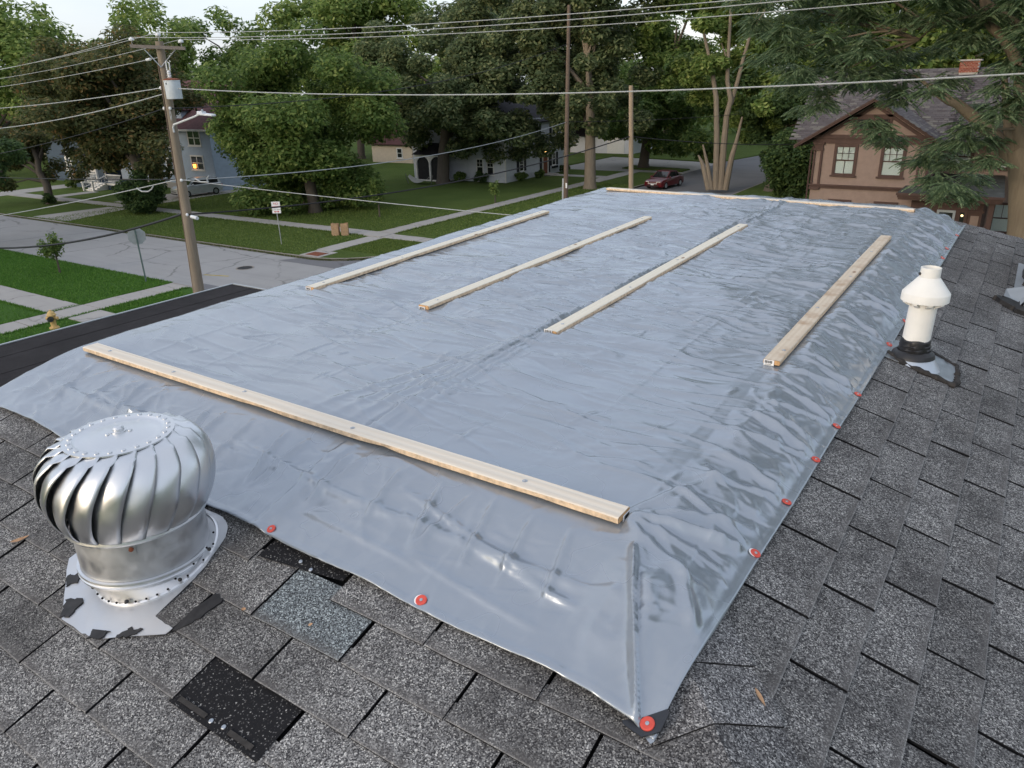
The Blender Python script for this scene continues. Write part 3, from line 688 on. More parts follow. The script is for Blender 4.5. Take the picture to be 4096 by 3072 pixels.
LBR=[[(0.86,26.0,-4.02),(0.7,26.0,-3.08),(0.5,26.0,-2.1),(0.3,26.0,-1.52),(0.05,26.0,-1.07)],[(0.19,26.0,-1.39),(-0.11,26.0,-0.98),(-0.56,26.0,-0.57),(-0.9,26.0,-0.28),(-1.25,26.0,0.0),(-1.52,26.0,0.21),(-1.75,26.0,0.29),(-2.38,26.0,0.71)],[(0.19,26.0,-1.2),(-0.03,26.0,-0.66),(-0.16,26.0,-0.19),(-0.32,26.0,0.45),(-0.48,26.0,1.06)],[(0.38,26.0,-1.19),(0.19,26.0,-0.5),(0.09,26.0,0.12),(-0.12,26.0,1.05)],[(-0.17,26.0,1.29),(-0.65,26.0,1.97),(-1.01,26.0,2.28),(-1.21,26.0,2.52),(-1.34,26.0,3.0),(-1.45,26.0,3.35)],[(-0.28,26.0,2.23),(-0.74,26.0,2.58),(-0.99,26.0,2.76),(-1.29,26.0,2.97),(-1.62,26.0,3.2)],[(-1.21,26.0,2.52),(-1.63,26.0,2.6),(-2.07,26.0,2.48),(-2.52,26.0,2.36),(-2.86,26.0,2.04)]]
# ------------------------------------------------------------------ numpy noise for cloth
_perm = rng.permutation(512)
_grad = np.stack([np.cos(np.linspace(0, 2 * np.pi, 64, False)), np.sin(np.linspace(0, 2 * np.pi, 64, False))], 1)
def gnoise(x, y, seed=0):
    xi = np.floor(x).astype(int); yi = np.floor(y).astype(int); xf = x - xi; yf = y - yi
    def g(ix, iy, dx, dy):
        h = _perm[(_perm[(ix + seed * 17) & 511] + iy) & 511] & 63
        return _grad[h, 0] * dx + _grad[h, 1] * dy
    u = xf ** 3 * (xf * (xf * 6 - 15) + 10); v = yf ** 3 * (yf * (yf * 6 - 15) + 10)
    a = g(xi, yi, xf, yf); b = g(xi + 1, yi, xf - 1, yf); c = g(xi, yi + 1, xf, yf - 1); d = g(xi + 1, yi + 1, xf - 1, yf - 1)
    return (a + (b - a) * u + ((c + (d - c) * u) - (a + (b - a) * u)) * v) * 1.4
def crease(x, y, seed, sharp=3.0):
    """thin raised folds along the zero lines of a noise field"""
    n = gnoise(x, y, seed)
    return np.exp(-np.abs(n) * sharp * 3)
def rot(x, y, a): return x * math.cos(a) + y * math.sin(a), -x * math.sin(a) + y * math.cos(a)
def smin(a, b, k):
    h = np.clip(.5 + .5 * (b - a) / k, 0, 1); return b * (1 - h) + a * h - k * h * (1 - h)
def seg(x, y, p, q):
    dx, dy = q[0] - p[0], q[1] - p[1]; L = math.hypot(dx, dy); dx, dy = dx / L, dy / L
    s = (x - p[0]) * dx + (y - p[1]) * dy; d = -(x - p[0]) * dy + (y - p[1]) * dx
    return s / L, d
def ridge(x, y, p, q, w, h, taper=1.0, asym=0.0):
    s, d = seg(x, y, p, q); L = math.dist(p, q)
    env = np.clip(np.minimum(s, 1 - s) * 2 * taper * 2, 0, 1) * (s > 0) * (s < 1)
    ww = w * np.where(d > 0, 1 + asym, 1 - asym)
    return h * env * np.exp(-(d / ww) ** 2)
def spread(a, b, n, f=1.0): return a + (b - a) * np.linspace(0, 1, n) ** f
# tarp: grid over the deck, the near skirt and the right skirt
xs = np.concatenate([np.linspace(-3.0, -2.2, 90, False), np.linspace(-2.2, -.2, 300, False), np.linspace(-.2, 1, 1, False), np.linspace(-.195, .0, 30), np.linspace(.004, .36, 52)])
xs = np.unique(np.round(xs, 5))
ys = np.concatenate([np.linspace(-.435, .12, 96, False), np.linspace(.12, 2.6, 390, False), np.linspace(2.6, 5.3, 330, False), np.linspace(5.3, 6.1, 40)])
X, Y = np.meshgrid(xs, ys)
# right hem runs very slightly outwards; near hem wavers
u = np.clip((X - 0) / .36, 0, 1)
edge = .288 + .0105 * Y + .006 * gnoise(Y * 1.3, Y * 0 + 3, 5)
X = np.where(X > 0, X / .36 * edge, X)
v = np.clip((.1 - Y) / .535, 0, 1)
yedge = -.392 - .045 * np.clip((X + 2.8) / 3.1, 0, 1) - .042 * np.clip(X / .29, 0, 1) ** 1.5 + .011 * np.clip(1 - X * 4, 0, 1) * gnoise(X * 2.2, X * 0 + 7, 9)
Y = np.where(Y < .1, .1 - v * (.1 - yedge), Y)
zr = -TR * X + AY * Y - (AY - AYR) * Y * np.clip(X / .3, 0, 1) + .020 * np.clip(1 - X / .27, 0, 1.2)
Z = smin(AX * X + AY * Y, AX * X + TF * Y, .03)
Z = smin(Z, zr, .035)
Z = smin(Z, AX * X + AY * YB - TB * (Y - YB), .04)
Z = smin(Z, AX * XL + AY * Y + TL * (X - XL), .04)
Zbase = Z.copy()
onright = np.clip((X + .02) / .07, 0, 1); onfront = np.clip((-Y) / .07, 0, 1) * (1 - onright * .6)
deckm = np.clip((Y - .1) / .2, 0, 1) * np.clip((-X - .0) / .1, 0, 1)
far = np.clip((Y - .6) / 3.0, 0, 1); rightw = np.clip((X + 2.2) / 2.0, 0, 1)
H = np.zeros_like(X)
wx, wy = X + .12 * gnoise(X * 1.7, Y * 1.7, 1), Y + .12 * gnoise(X * 1.7, Y * 1.7, 2)
# loose billow under everything
H += .011 * gnoise(X * 1.3, Y * 1.5, 3) * deckm + .004 * gnoise(X * 3.1, Y * 2.6, 4)
# long folds lying across the deck, denser to the right and far away
a, b = rot(wx, wy, .16); H += (.0050 + .0050 * far * (.4 + rightw)) * crease(a * 1.1, b * 4.6, 11, 1.5) * deckm * np.clip(gnoise(X * .8, Y * .9, 12) + .55, 0, 1)
a, b = rot(wx, wy, -.22); H += (.0034 + .0045 * far * (.3 + rightw)) * crease(a * 1.6, b * 7.0, 13, 1.4) * deckm * np.clip(gnoise(X * 1.1, Y * 1.0, 14) + .5, 0, 1)
a, b = rot(wx, wy, .9); H += (.0010 + .0042 * far * rightw) * crease(a * 3.0, b * 6.5, 15, 1.0) * deckm * np.clip(gnoise(X * 1.4, Y * 1.4, 16) + .35, 0, 1)
a, b = rot(wx, wy, -1.0); H += (.0008 + .0040 * far * rightw) * crease(a * 3.4, b * 7.5, 17, 1.0) * deckm * np.clip(gnoise(X * 1.4, Y * 1.4, 18) + .3, 0, 1)
cw = deckm * (.62 + .5 * np.clip(far * 1.1, 0, 1) * (.25 + .75 * rightw)) * np.clip(.75 + gnoise(X * .9, Y * .8, 21), .3, 1.4)
ax_, ay_ = wx + .04 * gnoise(X * 5, Y * 5, 22), wy + .04 * gnoise(X * 5, Y * 5, 23)
for f, A, sd in ((3.0, .0075, 24), (6.0, .0042, 25), (11.0, .0024, 26), (19.0, .0011, 27)):
    p_, q_ = rot(ax_, ay_, .25 * math.sin(sd)); H += cw * A * (.42 - np.abs(gnoise(p_ * f * .62, q_ * f * 1.35, sd)))
# packing folds: a regular lattice of faint creases
for k in range(26):
    yy = .10 + .215 * k; H += (.0034 if k % 2 else .0022) * np.exp(-np.abs(Y + .03 * X + .012 * gnoise(X * 2.5, Y * 0 + k, 28) - yy) / .008) * (.25 + .75 * np.clip(gnoise(X * 1.6, Y * 2, 30 + k) + .45, 0, 1))
for k in range(9):
    xx = -2.8 + .34 * k; H += (.0020 if k % 2 else .0012) * np.exp(-np.abs(X - .01 * Y + .01 * gnoise(Y * 2.5, X * 0 + k, 29) - xx) / .008) * (.25 + .75 * np.clip(gnoise(X * 2, Y * 1.6, 60 + k) + .4, 0, 1))
# welded seam down the middle, pulled up near the front board
H += -.0065 * np.exp(-np.abs(X + 1.052 + .035 * np.clip(1.25 - Y, 0, 1)) / .0065) * (Y < 1.27) * (Y > .12) + .0045 * np.exp(-((X + 1.045 + .02 * np.sin(Y)) / .030) ** 6) + .002 * np.exp(-np.abs(X + 1.085) / .006) + .0025 * np.exp(-np.abs(X + 1.01) / .008) * (Y > 0)
for dx, h in ((-.28, .010), (-.16, .009), (-.06, .012), (.05, .009), (.17, .007)):
    H += ridge(X, Y, (-1.13 + dx * .9, .09), (-1.05 + dx * .12, 1.24), .020, h * .45, 1.2)
# front skirt: soft drape under the board, short vertical creases
H += onfront * (.010 * gnoise(X * 2.0, Y * 3.2, 61) + .007 * np.exp(-((Y + .20 + .02 * gnoise(X * 2, X * 0, 62)) / .018) ** 2) * np.clip(gnoise(X * 1.6, X * 0 + 2, 63) + .75, 0, 1))
a, b = rot(X, Y, 1.15); H += onfront * .0060 * crease(a * 2.2, b * 5.5, 64, 1.2) * np.clip(gnoise(X * 1.5, Y * 2, 65) + .25, 0, 1)
a, b = rot(X, Y, 1.85); H += onfront * .0042 * crease(a * 2.5, b * 6.5, 66, 1.2) * np.clip(gnoise(X * 1.7, Y * 2, 67) + .2, 0, 1)
for x0, dx in ((-2.6, .10), (-2.35, .05), (-2.2, .12), (-2.05, .03), (-1.75, .09), (-1.66, .05), (-1.5, .02), (-1.32, .07), (-1.2, -.03), (-1.0, .04), (-.93, -.05), (-.78, .05), (-.42, .05), (-.62, .08), (-.5, -.04), (-.28, .03), (-.16, .06)):
    H += ridge(X, Y, (x0, -.03), (x0 + dx, -.30), .010, .007, 1.0, .3)
for x0, y0, x1_, y1_, h in ((-.75, -.10, -.10, -.24, .006), (-1.55, -.14, -.95, -.20, .006), (-.55, -.30, -.05, -.36, .004), (-2.4, -.16, -1.9, -.21, .006), (-.40, -.20, .02, -.27, .005), (-1.0, -.30, -.45, -.33, .004)):
    H += ridge(X, Y, (x0, y0), (x1_, y1_), .012, h, 1.2, .3)
a, b = rot(X, Y, .1); H += onfront * .0016 * crease(a * 5, b * 14, 68, 1.0) * np.clip(gnoise(X * 2.5, Y * 3, 69) + .1, 0, 1)
H += onfront * .0030 * (.4 - np.abs(gnoise(X * 7, Y * 9, 77))) + onfront * .0012 * (.4 - np.abs(gnoise(X * 17, Y * 19, 78)))
# right skirt: folds fanning down to the nails
fanw = onright * np.clip(1 - (X - .22) / .09, .12, 1)
a, b = rot(X, Y, -.62); H += fanw * (.0055 + .0075 * np.clip(Y / 3.0, 0, 1)) * (crease(a * 1.6, b * 4.3, 71, .9) - .25)
a, b = rot(X, Y, -.95); H += fanw * (.0025 + .0055 * np.clip(Y / 3.0, 0, 1)) * (crease(a * 2.0, b * 7.0, 72, .9) - .25)
H += fanw * .0035 * gnoise(X * 13, Y * 8, 73) + fanw * .0045 * (.4 - np.abs(gnoise(X * 9 + Y * 3, Y * 7, 75))) + fanw * .0022 * (.4 - np.abs(gnoise(X * 20, Y * 15, 76)))
a, b = rot(X, Y, .3); H += fanw * .004 * crease(a * 4, b * 6, 74, 1.0)
NAILR = [(.276, .199), (.276, .510), (.285, .838), (.287, 1.142), (.294, 1.493), (.302, 2.193), (.311, 2.62), (.318, 4.23), (.312, 4.55), (.328, 5.10)]
NAILF = [(-.998, -.395), (-.399, -.405)]
for x, y in NAILR: H += ridge(X, Y, (x - .26, y + .07), (x - .01, y), .016, .008, 1.5); H += ridge(X, Y, (x - .25, y - .13), (x - .01, y - .01), .014, .007, 1.5)
# pull from the end of the near board and the pleat at the corner
for tx, ty, h in ((.25, .30, .008), (.24, .16, .010), (.25, .04, .007), (.10, .45, .007), (.22, -.10, .008)): H += ridge(X, Y, (-.06, .06), (tx, ty), .016, h, 1.5, -.3)
H += ridge(X, Y, (.020, -.02), (.248, -.475), .0075, .014, 3.0, -.5)
H += ridge(X, Y, (.10, -.09), (.22, -.42), .022, .010, 1.2) + ridge(X, Y, (.13, -.02), (.27, -.25), .016, .010, 1.2)
# many short sharp creases, mostly across the deck
def local_ridges(n, xr, yr, ang, spread_, L0, L1, h0, h1, w0, w1, seed, bias=0.0):
    r = np.random.default_rng(seed)
    for _ in range(n):
        x0, y0 = r.uniform(*xr), yr[0] + (yr[1] - yr[0]) * r.random() ** (1 - bias); th = ang + r.normal(0, spread_); L = r.uniform(L0, L1)
        x1, y1 = x0 + L * math.cos(th), y0 + L * math.sin(th); h_ = r.uniform(h0, h1) * (1 if r.random() < .7 else -.7); w_ = r.uniform(w0, w1); m_ = 3 * w_
        i0, i1 = np.searchsorted(xs, [min(x0, x1) - m_, max(x0, x1) + m_]); j0, j1 = np.searchsorted(ys, [min(y0, y1) - m_, max(y0, y1) + m_])
        if i1 - i0 < 2 or j1 - j0 < 2: continue
        XX, YY = X[j0:j1, i0:i1], Y[j0:j1, i0:i1]
        H[j0:j1, i0:i1] += ridge(XX, YY + .03 * np.sin((XX - x0) * 9 + x0 * 30), (x0, y0), (x1, y1), w_, h_, 1.0, r.uniform(-.5, .5))
local_ridges(620, (-2.8, 0), (.15, 5.2), -.03, .16, .15, .75, .0012, .0030, .008, .014, 101)
local_ridges(420, (-1.9, .05), (1.5, 5.2), .1, .5, .08, .35, .0012, .0034, .007, .012, 102)
local_ridges(160, (-2.8, .05), (.15, 5.2), 1.3, .3, .06, .22, .0012, .0028, .007, .011, 103)
local_ridges(120, (-2.9, .15), (-.36, .0), .05, .5, .06, .32, .0008, .0020, .007, .012, 104)
local_ridges(170, (-.02, .22), (-.1, 5.3), -.6, .35, .08, .28, .0010, .0026, .007, .012, 105)
# hem
hem = np.maximum(np.exp(-((edge - X) / .022) ** 8), np.exp(-((Y - yedge) / .02) ** 8))
H = H * np.clip(np.minimum((edge - X) / .05, 1) * .8 + .2, .2, 1) + .0022 * hem
# cloth is pressed down under the boards
BOARDS = [(-2.626, 1.246, 3.917), (-1.785, 1.29, 4.057), (-1.012, 1.268, 4.087), (-.028, 1.395, 4.124)]
BW, BT = .069, .0205
flat = np.zeros_like(X)
for bx, b0, b1 in BOARDS: flat = np.maximum(flat, np.clip(1.6 - np.abs(X - bx) / .04, 0, 1) * (Y > b0 - .02) * (Y < b1 + .02))
flat = np.maximum(flat, np.clip(1.6 - np.abs(Y - .048) / .04, 0, 1) * (X > -2.84) * (X < -.04)); flat = np.maximum(flat, np.clip(1.6 - np.abs(Y - 5.261) / .04, 0, 1) * (X > -2.84) * (X < .0))
for x, y in NAILR + NAILF + [(.2675, -.4575)]:
    flat = np.maximum(flat, np.exp(-((X - x) ** 2 + (Y - y) ** 2) / .0006))
H = np.maximum(H * 1.8, -.010)
H = H * np.clip((X + 2.93) / .22, .12, 1)
H = H * (1 - .85 * flat)
nx, ny = -np.gradient(Zbase, axis=1) / np.maximum(np.gradient(X, axis=1), 1e-4), -np.gradient(Zbase, axis=0) / np.maximum(np.gradient(Y, axis=0), 1e-4)
nl = np.sqrt(nx ** 2 + ny ** 2 + 1)
def hipraise(x, y):
    hs, hq = x * .686 - y * .728, x * .728 + y * .686
    return .033 * np.exp(-(hq / .13) ** 2) * np.clip((hs - .04) / .16, 0, 1)
OFF = .0185 + H + hipraise(X, Y)
TX, TY, TZ = X + nx / nl * OFF, Y + ny / nl * OFF, Zbase + OFF / nl
# round off the outer corner where the patch sits
V = np.stack([TX, TY, TZ], -1).reshape(-1, 3)
ny_, nx_ = X.shape
idx = np.arange(ny_ * nx_).reshape(ny_, nx_)
bd = np.concatenate([idx[0, :], idx[1:, -1], idx[-1, -2::-1], idx[-2:0:-1, 0]])
rim = V[bd] - np.array([0, 0, .0030]); rid = np.arange(len(bd)) + len(V); V = np.concatenate([V, rim])
Fq = np.stack([idx[:-1, :-1], idx[:-1, 1:], idx[1:, 1:], idx[1:, :-1]], -1).reshape(-1, 4)
Fq = np.concatenate([Fq, np.stack([bd, rid, np.roll(rid, -1), np.roll(bd, -1)], 1)])
tarp = big('tarp', V, Fq, 'tarp', None, True)
tag(tarp, 'large silver grey tarp stretched over the roof deck and nailed down along its hems', 'tarp')
def tz(x, y):
    """height of the cloth"""
    z = min(AX * x + AY * y, AX * x + TF * y, -TR * x + AY * y - (AY - AYR) * y * min(1, max(0, x / .3)) + .020 * min(1.2, max(0, 1 - x / .27)))
    return z + float(hipraise(np.float64(x), np.float64(y)))
def tn(x, y):
    e = .004; n = Vector((-(tz(x + e, y) - tz(x - e, y)) / (2 * e), -(tz(x, y + e) - tz(x, y - e)) / (2 * e), 1)); return n.normalized()
def cloth(x, y, d=0.0):
    n = tn(x, y); return Vector((x, y, tz(x, y))) + n * (.0195 + d)
def onC(x0, y0, extra=0.0, tilt=(0, 0)):
    n = tn(x0, y0); n = (n + Vector((tilt[0], tilt[1], 0))).normalized()
    e = Vector((1, 0, 0)); e = (e - n * e.dot(n)).normalized(); f = n.cross(e); o = cloth(x0, y0, extra)
    return lambda a, b, c: tuple(o + e * a + f * b + n * c)
# black reinforced corner and the cloth tip that pokes out under it
part('corner_patch', MB().prism([(.2125, -.4685), (.255, -.446), (.294, -.417), (.301, -.424), (.298, -.463), (.266, -.485), (.218, -.475)], .003, .0075, lambda u, v, w: tuple(cloth(u, v, w))), 'tarp_patch', tarp)
part('corner_tip', MB().prism([(.268, -.480), (.294, -.462), (.291, -.483), (.286, -.489)], .0, .002, lambda u, v, w: tuple(cloth(u, v, w - .002))), 'tarp', tarp)
# red cap nails
def cap_nail(x, y, label, tilt=(0, 0), extra=0.0, r=.0145, halo=False):
    M = onC(x, y, extra, tilt); o0 = Vector(M(0, 0, 0))
    t = thing('cap_nail', label, 'cap nail', tuple(o0), 0, 'red cap nails along the tarp hem')
    part('cap', MB().lathe([(r, 0), (r * .97, .0022), (r * .8, .003), (r * .34, .0022), (.0004, .0022)], n=24, M=lambda a, b, c: tuple(Vector(M(a, b, c)))), 'red_plastic', t)
    part('nail_head', MB().lathe([(r * .3, .002), (r * .28, .0036), (.0004, .0042)], n=12, M=lambda a, b, c: tuple(Vector(M(a, b, c)))), 'galvanised', t)
    if halo: part('washer', MB().lathe([(r * 1.0, -.0008), (r * 1.0, .0006), (.001, .0006)], n=20, M=lambda a, b, c: tuple(Vector(M(a - .004, b - .001, c)))), 'white_tag', t)
cap_nail(.2675, -.4575, 'large red cap nail through the black corner patch of the tarp', extra=.0085, r=.0160)
ordn = ['nearest the black corner patch', 'second up from the black corner patch', 'third up from the black corner patch', 'fourth up from the black corner patch', 'last below the black pipe boot', 'beside the black pipe boot', 'half hidden behind the white pipe', 'lowest of three beyond the pipe cap', 'middle of three beyond the pipe cap', 'farthest, near the roof hip']
for i, ((x, y), w) in enumerate(zip(NAILR, ordn)):
    cap_nail(x, y, 'red cap nail on the right tarp hem, ' + w, ((.12, 0), (-.05, .1), (0, 0), (.1, .1), (0, .05), (.2, -.1), (.3, 0), (.25, -.1), (.2, 0), (.2, 0))[i], .003, .0150, i in (0,))
cap_nail(NAILF[0][0], NAILF[0][1], 'red cap nail on the near tarp hem beside the turbine vent', (-.05, -.1), .002, .0145, True)
cap_nail(NAILF[1][0], NAILF[1][1], 'red cap nail in the middle of the near tarp hem, below the long board', (.08, -.1), .002, .0155, True)

# ------------------------------------------------------------------ battens screwed down over the tarp
def lumber(name, label, p0, p1, w, t, mat, rolls, screws, tagend=None, seed=1, chips=()):
    """a board from p0 to p1 with eased arrises, slight crook and worn edge"""
    r = random.Random(seed); p0, p1 = Vector(p0), Vector(p1); L = (p1 - p0).length
    ax = 'x' if abs((p1 - p0).x) > abs((p1 - p0).y) else 'y'
    T = thing(name, label, 'board', tuple(p0), 0, 'boards screwed down over the tarp')
    d = (p1 - p0).normalized(); n = Vector((0, 0, 1)); n = (n - d * n.dot(d)).normalized(); s = d.cross(n)
    e = .003; prof = [(-w / 2, e), (-w / 2 + e, 0), (w / 2 - e, 0), (w / 2, e), (w / 2, t - e), (w / 2 - e * 1.2, t), (-w / 2 + e * 1.2, t), (-w / 2, t - e)]
    N = 44; mb = MB()
    cr = r.uniform(-.006, .006)
    for i in range(N + 1):
        q = i / N
        for k, (a, b) in enumerate(prof):
            aa, bb = a, b
            if k in (5, 4) : aa -= abs(gn(q * 9 + seed, 4)) * .004
            for (cq, cw, cd) in chips:
                if k in (2, 3, 1) and abs(q - cq) < cw: bb += cd * (1 - abs(q - cq) / cw); aa -= .5 * cd * (1 - abs(q - cq) / cw)
            aa += cr * math.sin(math.pi * q) + r.uniform(-.0006, .0006)
            mb.v.append(tuple(p0 + d * L * q + s * aa + n * bb))
    k = len(prof)
    for i in range(N):
        for j in range(k): mb.f.append((i * k + j, (i + 1) * k + j, (i + 1) * k + (j + 1) % k, i * k + (j + 1) % k))
    pk = part('plank', mb, mat, T); pk.data.materials.append(MATS['pine_edge'])
    for i, pg in enumerate(pk.data.polygons):
        if i % k in (2, 3): pg.material_index = 1
    for q, nm in ((0, -1), (1, 1)):
        o = p0 + d * (L * q + nm * .0008)
        ln = [tuple(o + s * a * .97 + n * (t / 2 + (b - t / 2) * .95)) for a, b in prof]
        part('end_grain', MB().add(ln, [tuple(range(k)) if nm > 0 else tuple(range(k))[::-1]]), 'pine_end', T)
    for q, a in screws:
        c = p0 + d * L * q + s * a + n * t
        F = lambda x, y, z, c=c: tuple(c + d * x + s * y + n * z)
        part('screw', MB().lathe([(.0085, .0), (.0085, .0012), (.0045, .0015), (.004, .0035), (.0005, .0038)], n=10, M=F), 'galvanised', T)
    if tagend:
        q, nm, rise = tagend
        o = p0 + d * (L * q + nm * .0026)
        W = .042; hh = .024
        F = lambda x, y, z: tuple(o + s * x + n * y + d * nm * z)
        sh = -.010
        tg = part('paper_tag', MB().box(sh - W / 2, sh + W / 2, rise, rise + hh, 0, .0012, F), 'white_tag', T)
        mbb = MB(); x = sh - W / 2 + .005
        while x < sh + W / 2 - .006:
            bw = r.choice((.001, .0018, .0026)); mbb.box(x, x + bw, rise + .009, rise + hh - .003, .0013, .0018, F); x += bw + r.choice((.0012, .002))
        mbb.box(sh - W / 2 + .006, sh + W / 2 - .01, rise + .003, rise + .005, .0013, .0018, F)
        part('bar_code', mbb, 'black_ink', tg)
    return T
def gn(a, b): return float(gnoise(np.array([a]), np.array([float(b)]), 3)[0])
BZ = .021
def onD(x, y): return (x, y, AX * x + AY * y + BZ)
SCR = [(.04, .0), (.30, .006), (.55, -.004), (.80, .005), (.96, 0)]
lumber('lumber_board', 'pale pine board farthest left on the tarp, lying along its left edge', onD(-2.608, 1.246), onD(-2.644, 3.917), BW, BT, 'pine_y', 0, SCR, (0, -1, -.006), 1, ((.33, .03, .004),))
lumber('lumber_board', 'pale pine board second from the left on the tarp, with a ragged lower edge', onD(-1.797, 1.29), onD(-1.773, 4.057), BW, BT, 'pine_y', 0, SCR, (0, -1, -.012), 2, ((.3, .05, .005), (.55, .06, .005), (.8, .04, .004)))
lumber('lumber_board', 'pale pine board in the middle of the tarp with a white barcode tag', onD(-1.012, 1.268), onD(-1.012, 4.087), BW, BT, 'pine_y', 0, SCR, (0, -1, .002), 3, ((.33, .012, .004),))
lumber('lumber_board', 'stained brownish board along the right fold of the tarp', (-.027, 1.395, AY * 1.395 + BZ + .003), (-.031, 4.124, AY * 4.124 + BZ + .001), BW, BT, 'pine_worn', 0, [(.05, .012), (.3, -.01), (.55, .01), (.8, 0)], (0, -1, -.004), 4)
lumber('lumber_board', 'long pale board across the near edge of the tarp with a splintered front side', onD(-2.762, .046), onD(-.046, .052), .073, BT, 'pine_x', 0, [(.06, 0), (.24, .008), (.40, -.01), (.62, .006), (.88, 0)], (1, 1, -.010), 5, ((.45, .05, .004), (.68, .03, .006), (.9, .04, .003)))
lumber('lumber_board', 'long thin board across the far edge of the tarp', onD(-2.742, 5.262), onD(-.004, 5.258), .072, BT, 'pine_x', 0, [(.1, 0), (.4, 0), (.7, 0), (.93, 0)], None, 6, ((.62, .02, .004), (.95, .03, .004)))
# ink stamp on the worn board
sb = bpy.data.objects['lumber_board.003']
mb = MB(); rr = random.Random(4)
for i in range(8):
    y = 3.80 - i * 0.0; x = -.058 + i * .007
    for j in range(3): mb.box(x, x + .005, 3.78 + j * .010 + .003 * rr.random(), 3.785 + j * .010 + .003 * rr.random(), AY * 3.79 + BZ + BT + .0002, AY * 3.79 + BZ + BT + .0012)
part('ink_stamp', mb, 'black_ink', sb)

# ------------------------------------------------------------------ turbine vent
TCX, TCY = -1.305, -.625
tv = thing('turbine_vent', 'silver spinning turbine roof vent with curved fins at the lower left of the roof', 'roof vent', (TCX, TCY, z_front(TCX, TCY)))
def at(prof, cx, cy, z0, n=64): return MB().lathe(prof, (cx, cy, z0), n)
ZB, ZR = .010, -.135
part('throat', at([(.180, ZR), (.180, ZB - .004), (.166, ZB + .012), (.166, ZB + .05)], TCX, TCY, 0), 'aluminium_dull', tv, True)
part('ring_bead', at([(.183, ZR - .012), (.189, ZR - .009), (.190, ZR - .002), (.185, ZR + .002), (.190, ZR + .006), (.189, ZR + .012), (.181, ZR + .014)], TCX, TCY, 0), 'aluminium', tv, True)
# collar: from the ring down to the sloping flashing
mb = MB(); n = 64
BXC, BYC, BR_ = -1.268, -.612, .175
rings = []
for j in range(5):
    q = j / 4
    for k in range(n):
        a = 2 * math.pi * k / n
        top = Vector((TCX + .180 * math.cos(a), TCY + .180 * math.sin(a), ZR - .008)); bx, by = BXC + BR_ * math.cos(a), BYC + BR_ * math.sin(a)
        bot = onF(bx, by, .020)
        if bot.z > top.z - .012: bot.z = bot.z
        p = top.lerp(bot, q); mb.v.append(tuple(p))
for j in range(4):
    for k in range(n): mb.f.append((j * n + k, (j + 1) * n + k, (j + 1) * n + (k + 1) % n, j * n + (k + 1) % n))
part('collar', mb, 'aluminium_dull', tv, True)
mb = MB()
pr = [(BR_ - .002, .0), (BR_ + .004, .006), (BR_ + .004, .002), (BR_ + .010, -.001)]
mb.lathe([(BR_, .024), (BR_ + .005, .021), (BR_ + .006, .016), (BR_ + .002, .013)], n=64, M=lambda a, b, c: tuple(onF(BXC + a, BYC + b, c)))
part('collar_bead', mb, 'aluminium', tv, True)
flp = [(-1.548, -.745), (-1.335, -.884), (-1.185, -.886), (-.988, -.779), (-.987, -.760), (-1.071, -.757), (-1.076, -.617), (-1.084, -.574), (-1.10, -.527), (-1.118, -.475), (-1.15, -.44), (-1.20, -.42), (-1.35, -.42), (-1.53, -.50)]
def bent(u, v, w):
    l = .008 * max(0, (-.8 - v) / .1) * 0 + .004 * math.sin(u * 17)
    return tuple(onF(u, v, w + .0165 + l * .3))
fl = part('flashing', MB().prism(ragged(flp, 5, .0015, 2), 0, .0012, bent), 'aluminium_dull', tv)
for i, pl in enumerate(([(-1.475, -.785), (-1.44, -.815), (-1.415, -.785), (-1.445, -.765)], [(-1.385, -.838), (-1.345, -.882), (-1.315, -.868), (-1.335, -.815)], [(-1.19, -.889), (-1.155, -.873), (-1.15, -.842), (-1.205, -.862)], [(-1.115, -.851), (-1.075, -.827), (-1.065, -.80), (-1.105, -.815)])):
    part('tar_patch', MB().prism(ragged(pl, 5, .005, 30 + i), .0185, .0215, lambda u, v, w: tuple(onF(u, v, w))), 'tar', fl)
for a in (-110, -60, -12, 25):
    c = onF(BXC + (BR_ + .004) * math.cos(R(a)), BYC + (BR_ + .004) * math.sin(R(a)), .036)
    part('rivet', MB().blob(c, (.006, .006, .006)), 'tar', tv)
for i in range(16):
    a = R(-100 + i * 9.5); c = onF(BXC + (BR_ + .0035) * math.cos(a), BYC + (BR_ + .0035) * math.sin(a), .030 + .018 * (i % 2) * (i > 8))
    part('vent_hole', MB().blob(c, (.0034, .0034, .0034)), 'slot_dark', tv)
ca = R(-38); bk = MB()
F = lambda u, v, w: (TCX + (.181 + w) * math.cos(ca) - u * math.sin(ca), TCY + (.181 + w) * math.sin(ca) + u * math.cos(ca), ZB - .045 + v)
brk = part('bracket', bk.box(-.011, .011, 0, .05, 0, .0025, F), 'aluminium_dull', tv)
part('bolt', MB().lathe([(.0068, 0), (.0068, .004), (.0005, .005)], n=8, M=lambda a, b, c: F(a, b + .02, c + .0026)), 'rust', brk)
